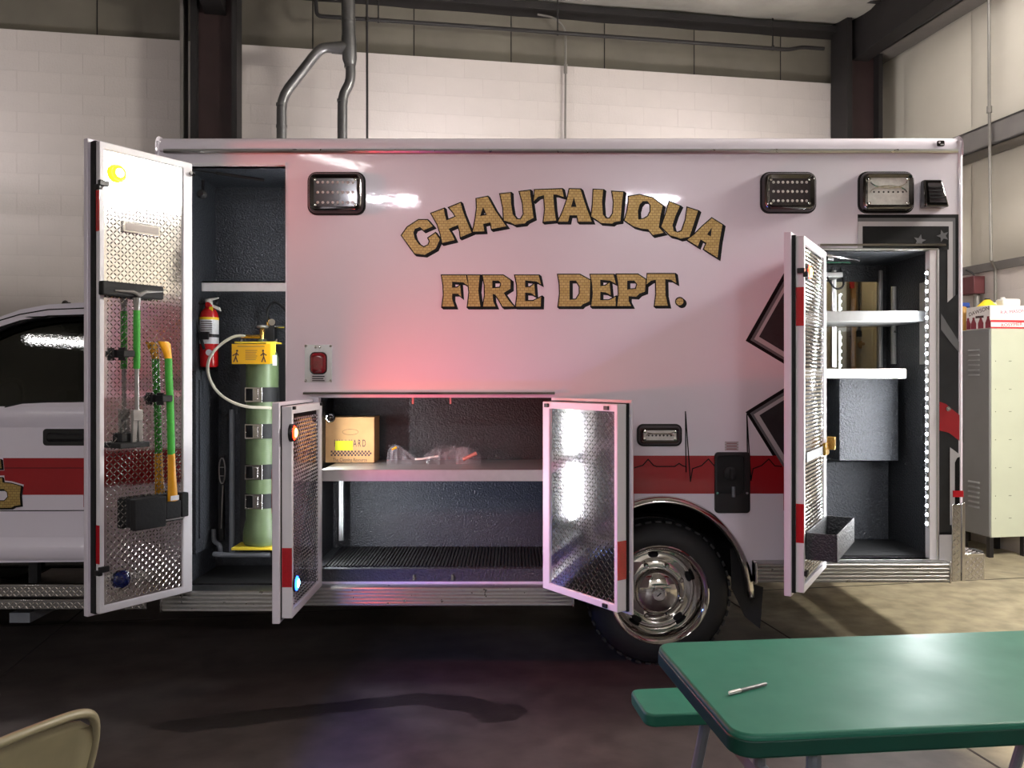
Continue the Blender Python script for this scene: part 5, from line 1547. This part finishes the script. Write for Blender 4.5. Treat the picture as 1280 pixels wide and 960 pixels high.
# ================================================================== FURNITURE
# picnic table, turned a little
PT = thing('picnic_table', 'green laminate picnic table with attached bench in the foreground', 'table', (.545, 2.0, 0), R(6.0))
def rtab(x0, x1, y0, y1, z0, z1, rad):
    p = rr(x0, x1, y0, y1, rad, 6)
    mb = MB(); n = len(p)
    mb.v += [(x, y, z0) for x, y in p] + [(x, y, z1) for x, y in p]
    mb.f.append(tuple(reversed(range(n)))); mb.f.append(tuple(n + k for k in range(n)))
    for k in range(n):
        a, b = k, (k + 1) % n
        mb.f.append((a, b, b + n, a + n))
    return mb
rtab(-.005, 1.83, 0, .71, .682, .742, .06).build('tabletop', 'green_laminate', PT, True, bevel=.009, seg=3)
eb = rtab(-.007, 1.832, -.002, .712, .686, .728, .06).build('edge_band', 'green_edge', PT, True, bevel=.004)
rtab(-.0, 1.80, .83, 1.07, .41, .455, .04).build('bench', 'green_laminate', PT, True, bevel=.008, seg=3)
rtab(-.02, 1.80, -.44, -.19, .41, .455, .04).build('bench', 'green_laminate', PT, True, bevel=.008, seg=3)
for x in (.28, 1.55):
    MB().box(x - .02, x + .02, -.40, 1.10, .37, .41).build('cross_bar', 'grey_tube', PT, True)
    for ya, yb2 in ((.95, 1.05), (-.24, -.36)):
        MB().tube([(x - .02, ya, .41), (x - .06, yb2, .015), ], .020, 10).build('leg', 'grey_tube', PT, True)
    for ya in (.18, .54):
        MB().tube([(x, ya, .684), (x, ya, .40)], .02, 10).build('post', 'grey_tube', PT, True)
MB().box(.25, 1.58, .335, .375, .37, .40).build('stretcher', 'grey_tube', PT, True)

# pen
z = .743
pa = W(911, 869, .867 * F / (869 - HY)); pb = W(958, 857, .867 * F / (857 - HY))
pen = thing('ballpoint_pen', 'silver ballpoint pen lying on the green table', 'pen', (pa.x, pa.y, z))
def pp(t): return Vector((pa.x + (pb.x - pa.x) * t, pa.y + (pb.y - pa.y) * t, z + .0055))
MB().tube([pp(0), pp(.02), pp(.3)], [.003, .0052, .0054], 10).build('cap', 'white_plastic', pen)
MB().tube([pp(.3), pp(.97), pp(1)], [.0048, .0048, .003], 10).build('barrel', 'grey_vinyl', pen)
q0, q1 = pp(.02) + Vector((0, -.006, .002)), pp(.34) + Vector((0, -.006, .002))
MB().tube([q0, q1], .0012, 6).build('clip', 'chrome', pen)

# folding chair
FC = thing('folding_chair', 'tan metal folding chair with curved tube back at the edge of the open floor', 'chair', (-1.112, 1.858, 0), R(64))
hw = .225
def bk(z):      # back frame leans: y as a function of height
    return .0 + (.80 - z) * .34
fr = [(-hw, .34, .30), (-hw, bk(.5), .5), (-hw + .0, bk(.70), .70), (-hw + .02, bk(.775), .775), (-hw + .07, bk(.80), .80), (0, bk(.805), .805), (hw - .07, bk(.80), .80), (hw - .02, bk(.775), .775), (hw, bk(.70), .70), (hw, bk(.5), .5), (hw, .34, .30)]
MB().tube(fillet(fr, .05, 4), .0115, 12).build('back_frame', 'chair_tan', FC, True)
for s in (-1, 1):
    MB().tube([(s * hw, .33, .31), (s * hw, .42, .012)], .0115, 10).build('leg', 'chair_tan', FC, True)
    MB().tube([(s * (hw - .03), .44, .43), (s * (hw - .03), -.06, .012)], .0115, 10).build('leg', 'chair_tan', FC, True)
mb = MB()
n = 10; rows = 6
for j in range(rows + 1):
    z = .785 - .20 * j / rows
    for i in range(n + 1):
        s = -1 + 2 * i / n
        zz_ = z - (.05 * abs(s) ** 6 if j == 0 else 0)
        mb.v.append((s * (hw - .012), bk(zz_) - .003 + .03 * (1 - s * s), zz_))
for j in range(rows):
    for i in range(n):
        a = j * (n + 1) + i
        mb.f.append((a, a + 1, a + n + 2, a + n + 1))
o = mb.build('back_panel', 'chair_tan', FC, True, smooth=60); o.modifiers.new('t', 'SOLIDIFY').thickness = .004
rtab(-hw + .02, hw - .02, .10, .50, .43, .445, .05).build('seat', 'chair_tan', FC, True, bevel=.005)
MB().tube([(-hw, .40, .12), (hw, .40, .12)], .008, 8).build('stretcher', 'chair_tan', FC, True)

# lockers by the side wall, fronts facing the ambulance
def locker(v0, v1, label):
    du = .40
    L = thing('locker', label, 'locker', RW(-du / 2 - .02, (v0 + v1) / 2), TH, 'metal lockers along the side wall')
    d2 = (v1 - v0) / 2; u0, u1 = -du / 2, du / 2
    zb, zt_ = .18, 2.04
    MB().box(u0 + .02, u1, -d2, d2, zb, zt_).build('carcass', 'locker_pale', L, True, bevel=.003)
    dr = MB().box(u0, u0 + .019, -d2 + .004, d2 - .004, zb + .005, zt_ - .005).build('locker_door', 'locker_grey', L, True, bevel=.003)
    for zc in (1.62, .42):
        for k in range(6):
            MB().hexa([(u0 - .010, -.07, zc + k * .045), (u0 + .001, -.07, zc + k * .045 + .0), (u0 + .001, .07, zc + k * .045), (u0 - .010, .07, zc + k * .045)], [(u0 - .001, -.07, zc + k * .045 + .016), (u0 + .001, -.07, zc + k * .045 + .016), (u0 + .001, .07, zc + k * .045 + .016), (u0 - .001, .07, zc + k * .045 + .016)]).build('louver', 'locker_grey', dr, True)
    MB().box(u0 - .02, u0, d2 - .06, d2 - .04, 1.0, 1.12).build('door_pull', 'chrome', dr, True)
    for a in (u0 + .03, u1 - .03):
        for b in (-d2 + .03, d2 - .03):
            MB().box(a - .02, a + .02, b - .02, b + .02, 0, zb).build('leg', 'steel_dark', L, True)
    if v0 < -2.4:
        mb = MB()
        for zc in (.35, .55, .8, 1.05, 1.3, 1.5, 1.75):
            for a in (u0 + .06, u0 + .20, u0 + .215):
                mb.sphere((a, -d2 - .001, zc), .004, 6, 4)
        mb.build('rivets', 'steel_dark', L, True)['kind'] = 'stuff'
    return L
# near end of the row stands 7.6 m from the lens
v_end = -2.41
locker(v_end, v_end + .38, 'grey metal locker at the near end of the row, pale riveted side showing')
locker(v_end + .385, v_end + .765, 'grey metal locker second in the row, partly behind the ambulance')

# things on the lockers
zl = 2.041
def lockp(u, v): return RW(u, v, zl)
def carton(name, label, u0, u1, v0, v1, h, mat):
    t_ = thing(name, label, 'carton', RW((u0 + u1) / 2, (v0 + v1) / 2, zl), TH)
    du, dv_ = (u1 - u0) / 2, (v1 - v0) / 2
    MB().box(-du, du, -dv_, dv_, 0, h).build('carton_body', mat, t_, True, bevel=.003)
    return t_, du, dv_
cw_, du, dv_ = carton('carton', 'white carton with red bands and printed bottles on top of the near locker', -.412, -.02, v_end + .0, v_end + .30, .205, 'carton_white')
for z0, z1 in ((.055, .075), (.0, .014)):
    MB().box(-du + .002, du, -dv_ - .001, -dv_ + .001, z0, z1).build('red_band', 'print_red', cw_, True)
text('print_upper', 'R.A. MASON', .040, (du * .15, -dv_ - .001, .150), (R(90), R(-4), 0), 'print_magenta', cw_, True, sx=1.15)
text('print_lower', 'ROSYMER', .040, (du * .10, -dv_ - .001, .034), (R(90), R(-4), 0), 'print_red', cw_, True, sx=1.25)
text('print_name', 'DAWSON', .050, (-du - .001, -.01, .160), (R(90), R(-10), R(-90)), 'print_dark', cw_, True, sx=1.15)
for k, yy in enumerate((-.125, -.035, .055, .125)):
    prof = [(-.034, 0), (.034, 0), (.034, .05), (.020, .075), (.014, .088), (.014, .105), (-.014, .105), (-.014, .088), (-.020, .075), (-.034, .05)]
    if k == 3: prof = [(min(a, .02), b) for a, b in prof]
    mb = MB().add([(-du - .0012, yy + a, .004 + b) for a, b in prof], [tuple(reversed(range(len(prof))))])
    mb.build('bottle_print', 'print_maroon', cw_, True)
MB().box(-du - .0014, -du, -.07, .03, .100, .120).build('banner_print', 'print_dark', cw_, True)

p = lockp(-.31, v_end + .16) + Vector((0, 0, .206))
fn = thing('funnel', 'yellow plastic funnel upturned on the white carton', 'funnel', p)
MB().lathe([(.085, 0), (.085, .006), (.026, .062), (.022, .064)], p, 'z', 20).build('cone', 'yellow_plastic', fn)
MB().lathe([(.024, .062), (.022, .075)], p, 'z', 16).build('spout', 'black_plastic', fn)
p = lockp(-.35, v_end + .42)
sb = thing('spray_bottle', 'spray bottle with blue trigger head standing behind the white carton', 'bottle', p)
MB().lathe([(.045, 0), (.048, .02), (.048, .17), (.040, .21), (.02, .23)], p, 'z', 16).build('bottle', 'amber_liquid', sb)
MB().box(p.x - .03, p.x + .055, p.y - .02, p.y + .02, p.z + .225, p.z + .265).hexa([(p.x + .06, p.y - .012, p.z + .19), (p.x + .085, p.y - .012, p.z + .19), (p.x + .085, p.y + .012, p.z + .19), (p.x + .06, p.y + .012, p.z + .19)], [(p.x + .03, p.y - .012, p.z + .235), (p.x + .055, p.y - .012, p.z + .235), (p.x + .055, p.y + .012, p.z + .235), (p.x + .03, p.y + .012, p.z + .235)]).build('trigger_head', 'blue_plastic', sb, bevel=.005)
p = lockp(-.13, v_end + .12) + Vector((0, 0, .205))
jg = thing('plastic_jug', 'white plastic jug on the white carton', 'jug', p)
MB().obox(p + Vector((0, 0, .035)), (.18, .11, .07), Matrix.Rotation(TH, 3, 'Z')).build('body', 'white_plastic', jg, bevel=.02, seg=3)
MB().lathe([(.02, .068), (.02, .085)], p + Vector((-.05, 0, 0)), 'z', 12).build('lid', 'white_plastic', jg)
p = lockp(-.28, v_end + .12) + Vector((0, 0, .205))
cp = thing('white_cap', 'small white screw cap on the white carton', 'cap', p)
MB().lathe([(.022, 0), (.022, .032), (.018, .036)], p, 'z', 16).build('shell', 'white_plastic', cp)
mb = MB()
for k in range(12):
    a = 2 * math.pi * k / 12
    mb.box(p.x + .0225 * math.cos(a) - .002, p.x + .0225 * math.cos(a) + .002, p.y + .0225 * math.sin(a) - .002, p.y + .0225 * math.sin(a) + .002, p.z + .004, p.z + .03)
mb.build('ridges', 'white_plastic', cp)
bpy.context.view_layer.update()
